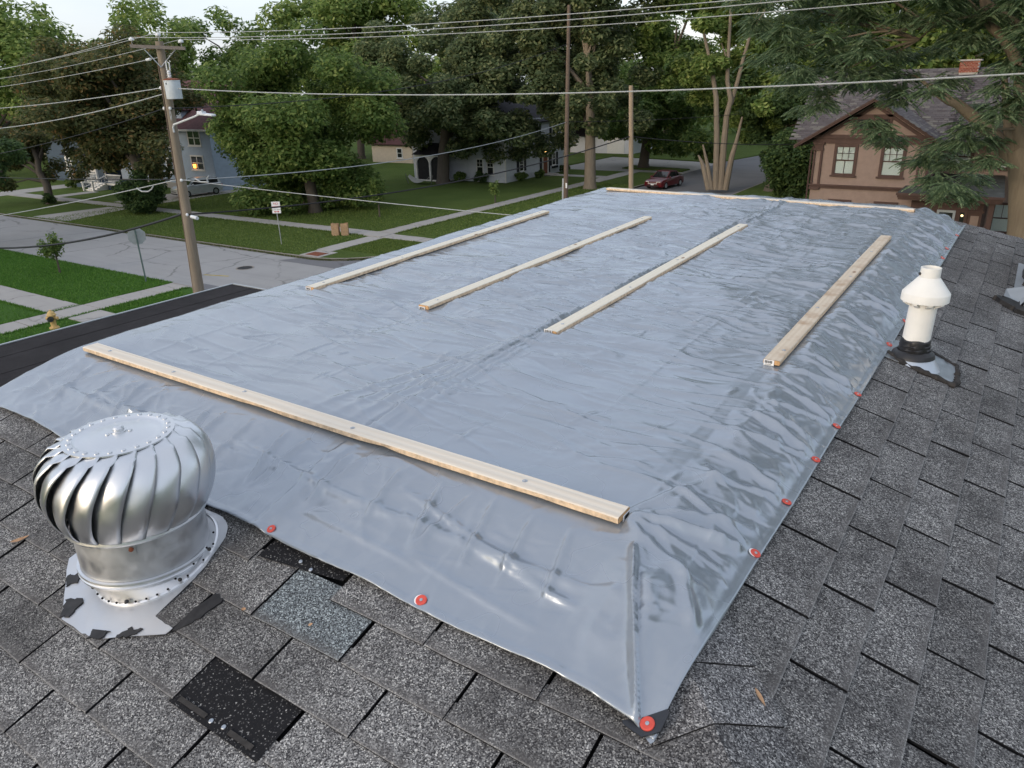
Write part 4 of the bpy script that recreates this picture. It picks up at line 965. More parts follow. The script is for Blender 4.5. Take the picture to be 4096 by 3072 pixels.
# spinning head
HZT, HRT = .272, .163
prof = [(.138, .2515), (.160, .246), (.184, .232), (.205, .208), (.219, .176), (.226, .138), (.224, .098), (.214, .058), (.200, .024), (.190, .006)]
def prof_at(q):
    f = q * (len(prof) - 1); i = min(int(f), len(prof) - 2); f -= i
    # smooth by Catmull-Rom
    P = [Vector((*prof[max(0, min(len(prof) - 1, j))], 0)) for j in (i - 1, i, i + 1, i + 2)]
    a = .5 * (2 * P[1] + (P[2] - P[0]) * f + (2 * P[0] - 5 * P[1] + 4 * P[2] - P[3]) * f * f + (3 * P[1] - P[0] - 3 * P[2] + P[3]) * f ** 3)
    return a.x, a.y
NF = 20
for i in range(NF):
    th0 = 2 * math.pi * i / NF + .05; mb = MB(); nu, nv = 26, 7; rf = random.Random(i)
    wob = rf.uniform(-.012, .012); dent = rf.uniform(-.004, .004)
    for j in range(nu + 1):
        q = j / nu; r0, z0 = prof_at(q); bul = math.sin(math.pi * min(1, q * 1.02)) ** .7 if 0 < q < .98 else 0
        tw = .50 * (1 - q) ** 1.7 - .07 * q ** 2
        for k in range(nv + 1):
            s = k / nv; wd = 2 * math.pi / NF * (1.28)
            th = th0 + tw + (s - .5) * wd + wob * bul
            rr_ = r0 + .0016 * bul * math.sin(q * 23 + i * 2.1) * math.sin(s * 5 + i) + bul * ((s - .5) * .030 + .005 * math.sin(math.pi * s)) + dent * bul * math.sin(q * 7) * s
            zz = z0 + (.002 * s if q > .05 else .003 * s)
            if s > .99 and bul > .15: rr_ -= .003
            if q < .25 and s > .8: zz += .004 * math.sin(q * 40)
            mb.v.append((TCX + rr_ * math.cos(th), TCY + rr_ * math.sin(th), zz))
    kk = nv + 1
    mb.f = [(j * kk + k, j * kk + k + 1, (j + 1) * kk + k + 1, (j + 1) * kk + k) for j in range(nu) for k in range(nv)]
    o = part('fin', mb, 'aluminium', tv, True)
    sd = o.modifiers.new('thickness', 'SOLIDIFY'); sd.thickness = .0016; sd.offset = 0
part('lower_ring', at([(.184, .002), (.195, .002), (.198, .008), (.196, .016), (.186, .018)], TCX, TCY, 0), 'aluminium', tv, True)
part('core', at([(.120, .242), (.14, .18), (.14, .06), (.13, .02)], TCX, TCY, 0), 'steel_dark', tv, True)
cp = part('top_cap', at([(.140, .2520), (.147, .2535), (.147, .2575), (.138, .2590), (.121, .2590), (.116, .2545), (.109, .2520), (.095, .2545), (.07, .2600), (.04, .2640), (.0006, .2655)], TCX, TCY, 0), 'aluminium', tv, True)
part('hub', at([(.021, .2635), (.021, .2675), (.0155, .2690), (.0155, .275), (.011, .2800), (.0005, .2815)], TCX, TCY, 0, 24), 'aluminium', tv, True)
for a in (40, 150, 260): part('hub_rivet', MB().blob((TCX + .031 * math.cos(R(a)), TCY + .031 * math.sin(R(a)), .2655), (.0065, .0065, .004)), 'aluminium', tv, True)
for i in range(24):
    a = 2 * math.pi * (i + .3) / 24
    part('rivet', MB().lathe([(.0068, .2588), (.0068, .2612), (.0045, .2628), (.0004, .2632)], (TCX + .1295 * math.cos(a), TCY + .1295 * math.sin(a), 0), 10), 'aluminium', cp, True)

# ------------------------------------------------------------------ plastic vent pipe on the right slope
PX, PY = .417, 2.14
PZ = z_right(PX, PY)
vp = thing('vent_pipe', 'white plastic vent pipe with a cone cap, rising from the right roof slope', 'vent pipe', (PX, PY, PZ))
LX = .022
def lp(x, y, z): return (x + (z - PZ) * .028, y + (z - PZ) * .012, z)
def pl(prof, n=32): return MB().lathe(prof, (PX, PY, 0), n, lp)
part('pipe', pl([(.058, PZ - .02), (.058, .02), (.0575, .225), (.052, .225), (.052, .1)]), 'pvc', vp, True)
mb = MB(); 
part('cap_cone', pl([(.090, .196), (.0985, .197), (.0985, .231), (.096, .236), (.046, .300), (.042, .304), (.0415, .346), (.038, .347), (.037, .30), (.088, .233), (.090, .2)]), 'pvc', vp, True)
for i in range(9):
    a = 2 * math.pi * i / 9 + .2
    part('cap_lug', MB().prism([(.058, -.010), (.090, -.010), (.090, .010), (.058, .010)], 0, 1, lambda u, v, w, a=a: lp(PX + u * math.cos(a) - v * math.sin(a), PY + u * math.sin(a) + v * math.cos(a), .198 - w * (.028 if u < .07 else .010))), 'pvc', vp)
part('cap_plug', MB().blob(lp(PX - .038, PY - .02, .318), (.007, .007, .007)), 'tar', vp)
bt = pl([(.078, PZ + .045), (.074, PZ + .060), (.066, PZ + .064), (.068, PZ + .075), (.064, PZ + .082), (.066, PZ + .092), (.0625, PZ + .099), (.064, PZ + .112), (.0585, PZ + .122)])
bt.v = [(x + .0012 * math.sin(i * 1.7), y + .0012 * math.cos(i * 2.3), z + .003 * math.sin(i * .9)) for i, (x, y, z) in enumerate(bt.v)]
part('boot', bt, 'rubber', vp, True)
mb = MB(); n = 40
for j in range(5):
    q = j / 4
    for k in range(n):
        a = 2 * math.pi * k / n; top = Vector((PX + .080 * math.cos(a), PY + .080 * math.sin(a), PZ + .052)); bot = onR(PX + .014 + .104 * math.cos(a), PY - .004 + .104 * math.sin(a), .018)
        p = top.lerp(bot, q ** .9); mb.v.append(tuple(p))
for j in range(4):
    for k in range(n): mb.f.append((j * n + k, (j + 1) * n + k, (j + 1) * n + (k + 1) % n, j * n + (k + 1) % n))
part('boot_cone', mb, 'galvanised', vp, True)
part('boot_skirt', pl([(.094, PZ + .036), (.088, PZ + .054), (.070, PZ + .066)]), 'rubber', vp, True)
pf = part('flashing', MB().prism(ragged([(.30, 2.03), (.44, 2.045), (.60, 2.045), (.604, 2.16), (.585, 2.29), (.50, 2.33), (.31, 2.30)], 7, .004, 5), .0155, .018, lambda u, v, w: tuple(onR(u, v, w))), 'galvanised', vp)
def tarline(pts, w, seed):
    r = random.Random(seed); mb = MB(); k = 0
    P_ = []
    for a, b in zip(pts, pts[1:]):
        m = max(2, int(math.dist(a, b) / .012))
        for i in range(m): t = i / m; P_.append((a[0] + (b[0] - a[0]) * t, a[1] + (b[1] - a[1]) * t))
    P_.append(pts[-1])
    mb.tube([onR(x + r.uniform(-.003, .003), y + r.uniform(-.003, .003), .018) for x, y in P_], [w * r.uniform(.55, 1.3) for _ in P_], 7)
    part('tar_seal', mb, 'rough_tar', pf)
tarline([(.315, 2.10), (.38, 2.05), (.45, 2.04), (.52, 2.045), (.60, 2.035), (.612, 2.10), (.602, 2.18)], .013, 1)
tarline([(.605, 2.2), (.59, 2.29), (.52, 2.33), (.47, 2.34)], .009, 2)
part('tar_smear', MB().prism(ragged([(.36, 2.045), (.37, 2.11), (.42, 2.075), (.47, 2.065), (.49, 2.035)], 5, .006, 8), .018, .021, lambda u, v, w: tuple(onR(u, v, w))), 'rough_tar', pf)
mb = MB(); rr = random.Random(3)
for i in range(7): mb.blob(onR(.385 + i * .013, 2.072 - i * .004 + rr.uniform(-.003, .003), .024), (.009, .005, .004))
part('putty', mb, 'pvc', pf)

# ------------------------------------------------------------------ dry leaves on the shingles
def dry_leaf(fn, x, y, L, w, ang, label, curl=.3):
    mb = MB(); N = 8; t = thing('dry_leaf', label, 'leaf', tuple(fn(x, y, .017)), 0, 'dry leaves on the shingles')
    for i in range(N + 1):
        s = i / N - .5; ww = w * math.sin(math.pi * (i / N) ** .8) * .5 + .0004
        for k in (-1, 0, 1):
            a = s * L; b = k * ww
            mb.v.append(tuple(fn(x + a * math.cos(ang) - b * math.sin(ang), y + a * math.sin(ang) + b * math.cos(ang), .0175 + curl * (s * s) * L + .2 * ww * abs(k))))
    for i in range(N):
        for k in (0, 1): mb.f.append((i * 3 + k, i * 3 + k + 1, i * 3 + 4 + k, i * 3 + 3 + k))
    part('blade', mb, 'leaf_dry', t, True)
dry_leaf(onF, -1.80, -.77, .060, .015, .9, 'curled tan leaf on the shingles at the far left beside the turbine vent')
dry_leaf(onR, .43, -.25, .045, .010, -.75, 'narrow tan leaf on the shingles right of the black corner patch', .1)
dry_leaf(onF, -.845, -.63, .014, .009, .3, 'tiny tan leaf scrap on the shingles right of the turbine flashing')
dry_leaf(onF, -.63, -.585, .012, .008, 1.0, 'tiny tan leaf scrap on the newer blue grey shingle')
# ------------------------------------------------------------------ utility pole by the kerb, lamp, transformer
P1B, P1T = Vector((-29.1, 17.6, GZ)), Vector((-28.58, 17.6, 3.02))
def p1(z): return P1B.lerp(P1T, (z - GZ) / (3.02 - GZ))
po = thing('utility_pole', 'weathered grey wooden utility pole with a crossarm and white insulators, by the near kerb', 'utility pole', tuple(P1B))
part('pole', MB().tube([p1(GZ - .2), p1(-6), p1(-3), p1(0), p1(3.02)], [.255, .235, .205, .175, .150], 14), 'pole_wood', po, True)
armA, armB = Vector((-29.42, 16.98, 2.87)), Vector((-27.63, 18.13, 2.73))
armd = (armB - armA).normalized(); armn = Vector((armd.y, -armd.x, 0)).normalized()
AC = lambda q, h=0.0: armA.lerp(armB, q) + Vector((0, 0, h)) + armn * .14
mb = MB(); L = (armB - armA).length
mb.box(0, L, -.045, .045, -.06, .06, lambda u, v, w: tuple(armA + armd * u + armn * (.19 + v) + Vector((0, 0, w))))
part('crossarm', mb, 'arm_wood', po)
for q in (.22, .82):
    a = armA.lerp(armB, q) + armn * .19 + Vector((0, 0, -.05)); part('brace', MB().tube([a, p1(2.08) + armn * .18], .02, 6), 'galvanised', po)
def pin(c, s=1.0, h=.14):
    i = part('insulator_pin', MB().tube([c, c + Vector((0, 0, h))], .018, 6), 'steel_dark', po)
    part('insulator', MB().lathe([(.03, h - .02), (.09 * s, h - .01), (.105 * s, h + .03), (.085 * s, h + .075), (.04, h + .09), (.03, h + .12), (.002, h + .125)], tuple(c), 14), 'porcelain', i, True)
    return c + Vector((0, 0, h + .11))
iA = pin(armA.lerp(armB, .04) + armn * .19 + Vector((0, 0, .06))); iB = pin(armA.lerp(armB, .94) + armn * .19 + Vector((0, 0, .06))); iT = pin(p1(3.02), 1.0, .2)
part('conduit', MB().tube([p1(z) + Vector((-.03, -.19 + .004 * z, 0)) for z in (2.2, 0, -3, -7.9)], .03, 6), 'pole_brown', po)
for z, dx in ((1.33, -.2), (.56, -.2), (.56, .2), (-2.25, .2), (-3.67, .22)):
    part('line_clamp', MB().blob(tuple(p1(z) + Vector((dx, -.12, 0))), (.06, .06, .07)), 'porcelain', po, True)
part('splice_box', MB().tube([p1(-3.72) + Vector((.55, -.15, 0)), p1(-3.76) + Vector((.95, -.15, 0))], .075, 10), 'lamp_grey', po, True)
mb = MB()
for k in range(3):
    mb.tube([p1(.5) + Vector((.22 + .05 * math.sin(a * .8 + k), -.16, -.18 * k / 3 - .12 + .16 * math.cos(a * .8 + k))) for a in range(9)], .011, 5)
part('wire_coil', mb, 'wire_grey', po)
tf = thing('pole_transformer', 'pale grey can transformer with a rusty lid hung on the wooden utility pole', 'transformer', tuple(p1(1.2)))
tcn = p1(1.2) + Vector((.62, -.12, 0)); TCc = (tcn.x, tcn.y, 0)
part('tank', MB().lathe([(.29, .91), (.30, .93), (.30, 1.56), (.31, 1.56), (.31, 1.60)], TCc, 24, cap=True), 'transformer', tf, True)
ld = part('lid', MB().lathe([(.32, 1.60), (.32, 1.625), (.2, 1.665), (.001, 1.68)], TCc, 24), 'rust', tf, True)
part('bushing', MB().lathe([(.05, 1.66)] + [(.085 if i % 2 else .05, 1.68 + .03 * i) for i in range(9)] + [(.03, 1.96), (.001, 1.97)], (tcn.x - .10, tcn.y, 0), 12), 'porcelain', ld, True)
fr_ = MB(); fx = tcn.x - .06
fr_.tube([(fx - .13, tcn.y, 1.98), (fx - .10, tcn.y, 2.30), (fx + .10, tcn.y, 2.22), (fx + .07, tcn.y, 1.96), (fx - .13, tcn.y, 1.98)], .028, 6)
part('fuse_cutout', fr_, 'porcelain', tf, True)
part('cutout_arm', MB().tube([p1(2.12), (fx - .12, tcn.y, 2.12)], .02, 6), 'steel_dark', tf)
for z in (1.05, 1.42): part('mount', MB().box(-.40, -.2, -.05, .05, z - .05, z + .05, lambda a, b, c: (tcn.x + a, tcn.y + b, c)), 'galvanised', tf)
part('drain_plug', MB().blob((tcn.x + .05, tcn.y - .30, 1.48), (.03, .02, .04)), 'steel_dark', tf)
sl = thing('street_lamp', 'grey street lamp on a curved arm bolted to the wooden utility pole', 'street lamp', tuple(p1(-.3)))
a0 = p1(-.35) + Vector((.19, -.1, 0))
part('lamp_arm', MB().tube([a0, a0 + Vector((.02, -.02, .18)), a0 + Vector((.16, -.05, .30)), (-26.75, 17.3, .25), (-26.3, 17.2, .34), (-26.05, 17.15, .37)], .038, 8), 'lamp_grey', sl, True)
hd_ = MB().prism([(0, -.12), (.22, -.14), (.55, -.13), (.92, -.10), (.95, 0), (.92, .10), (.55, .13), (.22, .14), (0, .12)], -.035, .04, lambda u, v, w: (-26.25 + u, 17.2 - .03 * u + v, .365 + w - .06 * u))
part('lamp_head', hd_, 'lamp_grey', sl, bevel=.02)
part('lamp_housing', MB().prism([(0, -.1), (.33, -.11), (.33, .11), (0, .1)], .03, .10, lambda u, v, w: (-26.27 + u, 17.2 + v, .365 + w - .06 * u)), 'lamp_grey', sl, bevel=.03)
part('photocell', MB().lathe([(.045, 0), (.045, .06), (.03, .085), (.001, .09)], (-26.0, 17.18, .44), 10), 'plastic_grey', sl)
sg = thing('pole_sign', 'small white sign fixed edge-on behind the wooden utility pole', 'sign', (-29.38, 17.7, -4.8))
part('plate', MB().box(-29.47, -29.02, 17.86, 17.875, -5.08, -4.46), 'white_tag', sg)
mb = MB().prism([(-29.20, -4.55), (-29.12, -4.53), (-29.08, -4.66), (-29.15, -4.76), (-29.06, -4.86), (-29.12, -5.02), (-29.18, -5.0), (-29.14, -4.88), (-29.22, -4.78), (-29.15, -4.66)], 17.845, 17.852, lambda u, v, w: (u, w, v))
part('sign_mark', mb, 'black_ink', sg)

# two more poles beyond the roof
p2 = thing('utility_pole', 'tall brown leaning utility pole in front of the white house', 'utility pole', (-30.9, 53.3, GZ))
P2T = Vector((-33.3, 59.5, 6.95)); P2B = Vector((-31.0, 53.6, GZ))
P2T = Vector((-31.55, 55.1, 6.62))
part('pole', MB().tube([P2B - Vector((0, 0, .3)), P2B.lerp(P2T, .5), P2T], [.20, .165, .125], 12), 'pole_brown', p2, True)
part('cable_guard', MB().tube([P2B + Vector((-.18, -.12, 0)), P2B.lerp(P2T, .13) + Vector((-.18, -.12, 0))], .09, 8), 'wire_grey', p2, True)
part('meter_tag', MB().box(-30.86, -30.72, 53.36, 53.40, -7.0, -6.6), 'white_tag', p2)
p3 = thing('utility_pole', 'shorter new tan utility pole beyond the far board, beside the red car', 'utility pole', (-20.6, 44, GZ))
P3B, P3T = Vector((-20.5, 44, GZ)), Vector((-20.83, 44, .80))
part('pole', MB().tube([P3B - Vector((0, 0, .3)), P3B.lerp(P3T, .5), P3T], [.165, .15, .13], 12), 'pole_new', p3, True)
def P2(z): return P2B.lerp(P2T, (z - GZ) / (P2T.z - GZ))
def P3p(z): return P3B.lerp(P3T, (z - GZ) / (P3T.z - GZ))

def wire(a, b, sag, rad, label, mat='wire_grey', cat='cable', name='power_line', n=28, mid=None):
    a, b = Vector(a), Vector(b); pts = []
    for i in range(n + 1):
        q = i / n; p = a.lerp(b, q); p.z -= sag * 4 * q * (1 - q); pts.append(p)
    t = tag(part(name, MB().tube(pts, rad, 5), mat), label, cat, 'overhead lines'); return t
W = .011
wire(iT, (11, 17.6, 3.35), .55, W, 'top bare power line running right from the pole top insulator')
wire(iA, (11, 17.3, 3.3), .62, W, 'second bare power line running right from the left crossarm insulator')
wire(iB, (11, 17.9, 3.05), .55, W, 'third bare power line running right from the right crossarm insulator')
wire((-75, 17.6, 2.9), iT, .95, W, 'top bare power line running left from the pole top insulator')
wire((-75, 17.2, 2.75), iA, .95, W, 'bare power line running left from the left crossarm insulator')
wire((-75, 18.0, 2.45), iB, .95, W, 'bare power line running left behind the crossarm from its right insulator')
de = p1(2.45)
wire((-75, 17.6, 1.8), de + Vector((-.2, 0, 0)), .75, W * 1.1, 'power line running left, ended on a long grey insulator below the crossarm')
part('dead_end_insulator', MB().tube([de + Vector((-1.05, 0, -.06)), de + Vector((-.78, 0, -.04))], .05, 8), 'porcelain', po, True)
wire(p1(1.33) + Vector((.2, -.1, 0)), (11, 17.6, 1.62), .62, .018, 'pale thick wire crossing in front of the trees from the transformer to the right')
wire((-75, 17.6, 1.3), p1(1.33) + Vector((-.2, -.1, 0)), .8, .018, 'pale wire running left from the pole just below the transformer top')
wire((-75, 17.6, .75), p1(1.09) + Vector((-.2, -.1, 0)), 1.5, .02, 'sagging pale wire running left, second below the transformer top')
wire((-75, 17.6, -2.9), p1(.56) + Vector((-.2, -.1, 0)), 1.1, .015, 'thin twisted dark cable running left and down from the pole above the lamp arm', 'cable_black')
wire(p1(.56) + Vector((.2, -.1, 0)), P2(3.9), .95, .020, 'thin dark twisted cable rising from the near pole to the tall leaning pole', 'cable_black')
wire(p1(-2.25) + Vector((.2, -.1, 0)), P2(-1.9), .75, .022, 'grey cable with slack loops from the near pole to the tall leaning pole')
wire(p1(-3.66) + Vector((.2, -.1, 0)), P3p(-2.17), .75, .034, 'black bundled cable from the near pole to the shorter tan pole', 'cable_black')
wire((-75, 17.6, -8.1), p1(-2.25) + Vector((-.2, -.1, 0)), .5, .020, 'grey cable with slack loops running left and down from the near pole')
wire((-75, 17.6, -6.0), p1(-3.68) + Vector((-.2, -.1, 0)), 2.3, .052, 'thick black cable bundle sagging to the lower left from the near pole', 'cable_black')
wire((-60, 17.75, -3.1), p1(-2.25) + Vector((-.2, .1, 0)), .15, .02, 'nearly level thin black cable running left from the near pole over the sidewalks', 'cable_black')
wire(p1(-2.25) + Vector((.2, -.1, .02)), (-5, 17.6, -2.62), .10, .014, 'grey service cable running right and slightly down from the near pole behind the tarp', 'wire_grey')
wire(P2(-1.9), P3p(-1.2) + Vector((18, 40, 2)), 1.0, .018, 'thin dark cable leading away right from the tall leaning pole', 'cable_black')
wire(P3p(-2.2), (-3, 66, -2.6), .9, .025, 'black cable leading right from the shorter tan pole under the branches', 'cable_black')
for (x0, x1, zz) in ((-32.1, -30.8, -2.72), (-27.7, -26.75, -2.12)):
    mb = MB(); z1, z2 = (zz - .02, zz + .12)
    mb.tube([(x0, 17.5, z1), (x0 + .35, 17.5, z1 - .12), (x0 + .85, 17.5, z1 - .1), (x1 - .15, 17.5, z1 + .02), (x1, 17.5, z2)], .030, 6)
    tag(part('cable_loop', mb, 'wire_grey'), 'slack loop of grey cable hung ' + ('left' if x0 < -30 else 'right') + ' of the wooden utility pole', 'cable loop', 'slack loops of cable')

# ------------------------------------------------------------------ street furniture
st = thing('stop_sign', 'grey back of an octagonal stop sign on a green post by the kerb', 'traffic sign', (-37.5, 20.1, GZ))
part('post', MB().tube([(-37.5, 20.1, GZ - .1), (-37.55, 20.1, -5.35)], .045, 6), 'post_green', st)
fd = Vector((-.85, .53, 0)); fs = Vector((.53, .85, 0)); fc = Vector((-37.6, 20.16, -5.78))
oc = [(.46 * math.cos(R(22.5 + 45 * i)), .46 * math.sin(R(22.5 + 45 * i))) for i in range(8)]
part('plate', MB().prism(oc, 0, .006, lambda u, v, w: tuple(fc + fs * u + Vector((0, 0, v)) + fd * w)), 'sign_back', st)
part('face', MB().prism([(a * .98, b * .98) for a, b in oc], .0075, .010, lambda u, v, w: tuple(fc + fs * u + Vector((0, 0, v)) + fd * w)), 'sign_red', st)
for v in (-.22, .22): part('bolt', MB().blob(tuple(fc + Vector((0, 0, v)) - fd * .02), (.03, .03, .03)), 'steel_dark', st)

def text(name, body, size, M, mat, parent, align='CENTER'):
    cu = bpy.data.curves.new(name, 'FONT'); cu.body = body; cu.size = size; cu.align_x = align; cu.align_y = 'CENTER'; cu.extrude = .002; cu.space_line = .85
    tmp = bpy.data.objects.new('tmp', cu); COL.objects.link(tmp); dg = bpy.context.evaluated_depsgraph_get(); dg.update()
    me = bpy.data.meshes.new_from_object(tmp.evaluated_get(dg)); bpy.data.objects.remove(tmp)
    mb = MB(); mb.add([M(*v.co) for v in me.vertices], [tuple(p.vertices) for p in me.polygons])
    return part(name, mb, mat, parent)
np_ = thing('no_parking_sign', 'white no parking sign with red lettering on a thin steel post', 'traffic sign', (-38.97, 30.5, GZ))
part('post', MB().tube([(-38.97, 30.5, GZ - .1), (-39.0, 30.5, -5.45)], .035, 6), 'galvanised', np_)
nr = Vector((.80, .60, 0)).normalized(); nf = Vector((.60, -.80, 0)).normalized(); nc = Vector((-38.98, 30.5, -5.72))
NMf = lambda u, v, w: tuple(nc + nr * u + Vector((0, 0, v)) + nf * (.05 + w))
pl1 = part('plate', MB().prism([(-.27, -.25), (.27, -.25), (.27, .25), (-.27, .25)], 0, .008, NMf), 'white_tag', np_)
pl2 = part('plate', MB().prism([(-.27, -.48), (.27, -.48), (.27, -.275), (-.27, -.275)], 0, .008, NMf), 'white_tag', np_)
text('lettering', 'NO', .19, lambda a, b, c: NMf(a, b + .115, c + .012), 'red_ink', pl1)
text('lettering', 'PARKING', .112, lambda a, b, c: NMf(a, b - .06, c + .012), 'red_ink', pl1)
part('arrow', MB().prism([(-.17, -.378), (-.08, -.32), (-.08, -.36), (.08, -.36), (.08, -.32), (.17, -.378), (.08, -.436), (.08, -.396), (-.08, -.396), (-.08, -.436)], .009, .012, NMf), 'red_ink', pl2)

hy = thing('fire_hydrant', 'faded yellow fire hydrant with a dark cap on the grass by the sidewalk', 'fire hydrant', (-33.2, 13.15, GZ))
part('barrel', MB().lathe([(.20, 0), (.20, .06), (.185, .075), (.13, .085), (.115, .13), (.118, .30), (.135, .46), (.145, .56), (.175, .57), (.178, .61), (.15, .63)], n=20), 'hydrant_yellow', hy, True, world=False)
part('bonnet', MB().lathe([(.19, .61), (.19, .635), (.155, .655), (.14, .71), (.10, .765), (.05, .79), (.045, .80), (.045, .835), (.001, .84)], n=20), 'hydrant_yellow', hy, True, world=False)
def nozzle(dirv, L, r, mat, nm):
    d = Vector(dirv).normalized(); c = Vector((0, 0, .47))
    o = part(nm, MB().tube([c + d * .08, c + d * (.13 + L), c + d * (.13 + L)], [r * .8, r * .8, r * .8], 12).tube([c + d * (.10 + L), c + d * (.20 + L)], [r, r * .95], 12), mat, hy, True, world=False)
    part('cap_nut', MB().tube([c + d * (.20 + L), c + d * (.235 + L)], r * .3, 5), mat, o, world=False)
nozzle((.72, -.70, 0), .05, .125, 'hydrant_cap', 'pumper_cap'); nozzle((-.83, -.56, 0), .05, .075, 'hydrant_yellow', 'hose_cap'); nozzle((.83, .56, 0), .05, .075, 'hydrant_yellow', 'hose_cap')
for i in range(8):
    a = R(45 * i); part('flange_bolt', MB().blob((.155 * math.cos(a), .155 * math.sin(a), .09), (.02, .02, .02)), 'hydrant_yellow', hy, world=False)
for i, (dx, dy, rz, lab) in enumerate(((-37.95, 34.35, .5, 'brown paper yard waste bag standing on the grass, the left one of the pair'), (-37.45, 34.72, .62, 'brown paper yard waste bag standing on the grass, the right one of the pair'))):
    bgt = thing('paper_bag', lab, 'bag', (dx, dy, GZ), rz, 'paper yard waste bags by the sidewalk')
    mb = MB(); rr = random.Random(i + 3); hh = [0, .12, .4, .65, .80]
    for z in hh:
        for k in range(12):
            sx, sy = ((-.24, -.17), (-.08, -.18), (.08, -.17), (.24, -.17), (.25, -.06), (.25, .06), (.24, .17), (.08, .18), (-.08, .18), (-.24, .17), (-.25, .06), (-.25, -.06))[k]
            q = 1 + rr.uniform(-.05, .05) - .05 * (z > .7)
            mb.v.append((sx * q, sy * q, z + (rr.uniform(-.05, .05) if z > .7 else 0)))
    mb.f = [(j * 12 + k, j * 12 + (k + 1) % 12, (j + 1) * 12 + (k + 1) % 12, (j + 1) * 12 + k) for j in range(4) for k in range(12)] + [tuple(range(12))[::-1]]
    part('paper_side', mb, 'paper_bag', bgt, world=False)
    part('folded_rim', MB().prism([(-.25, -.18), (.25, -.18), (.25, .18), (-.25, .18)], .60, .615), 'paper_bag', bgt, world=False)

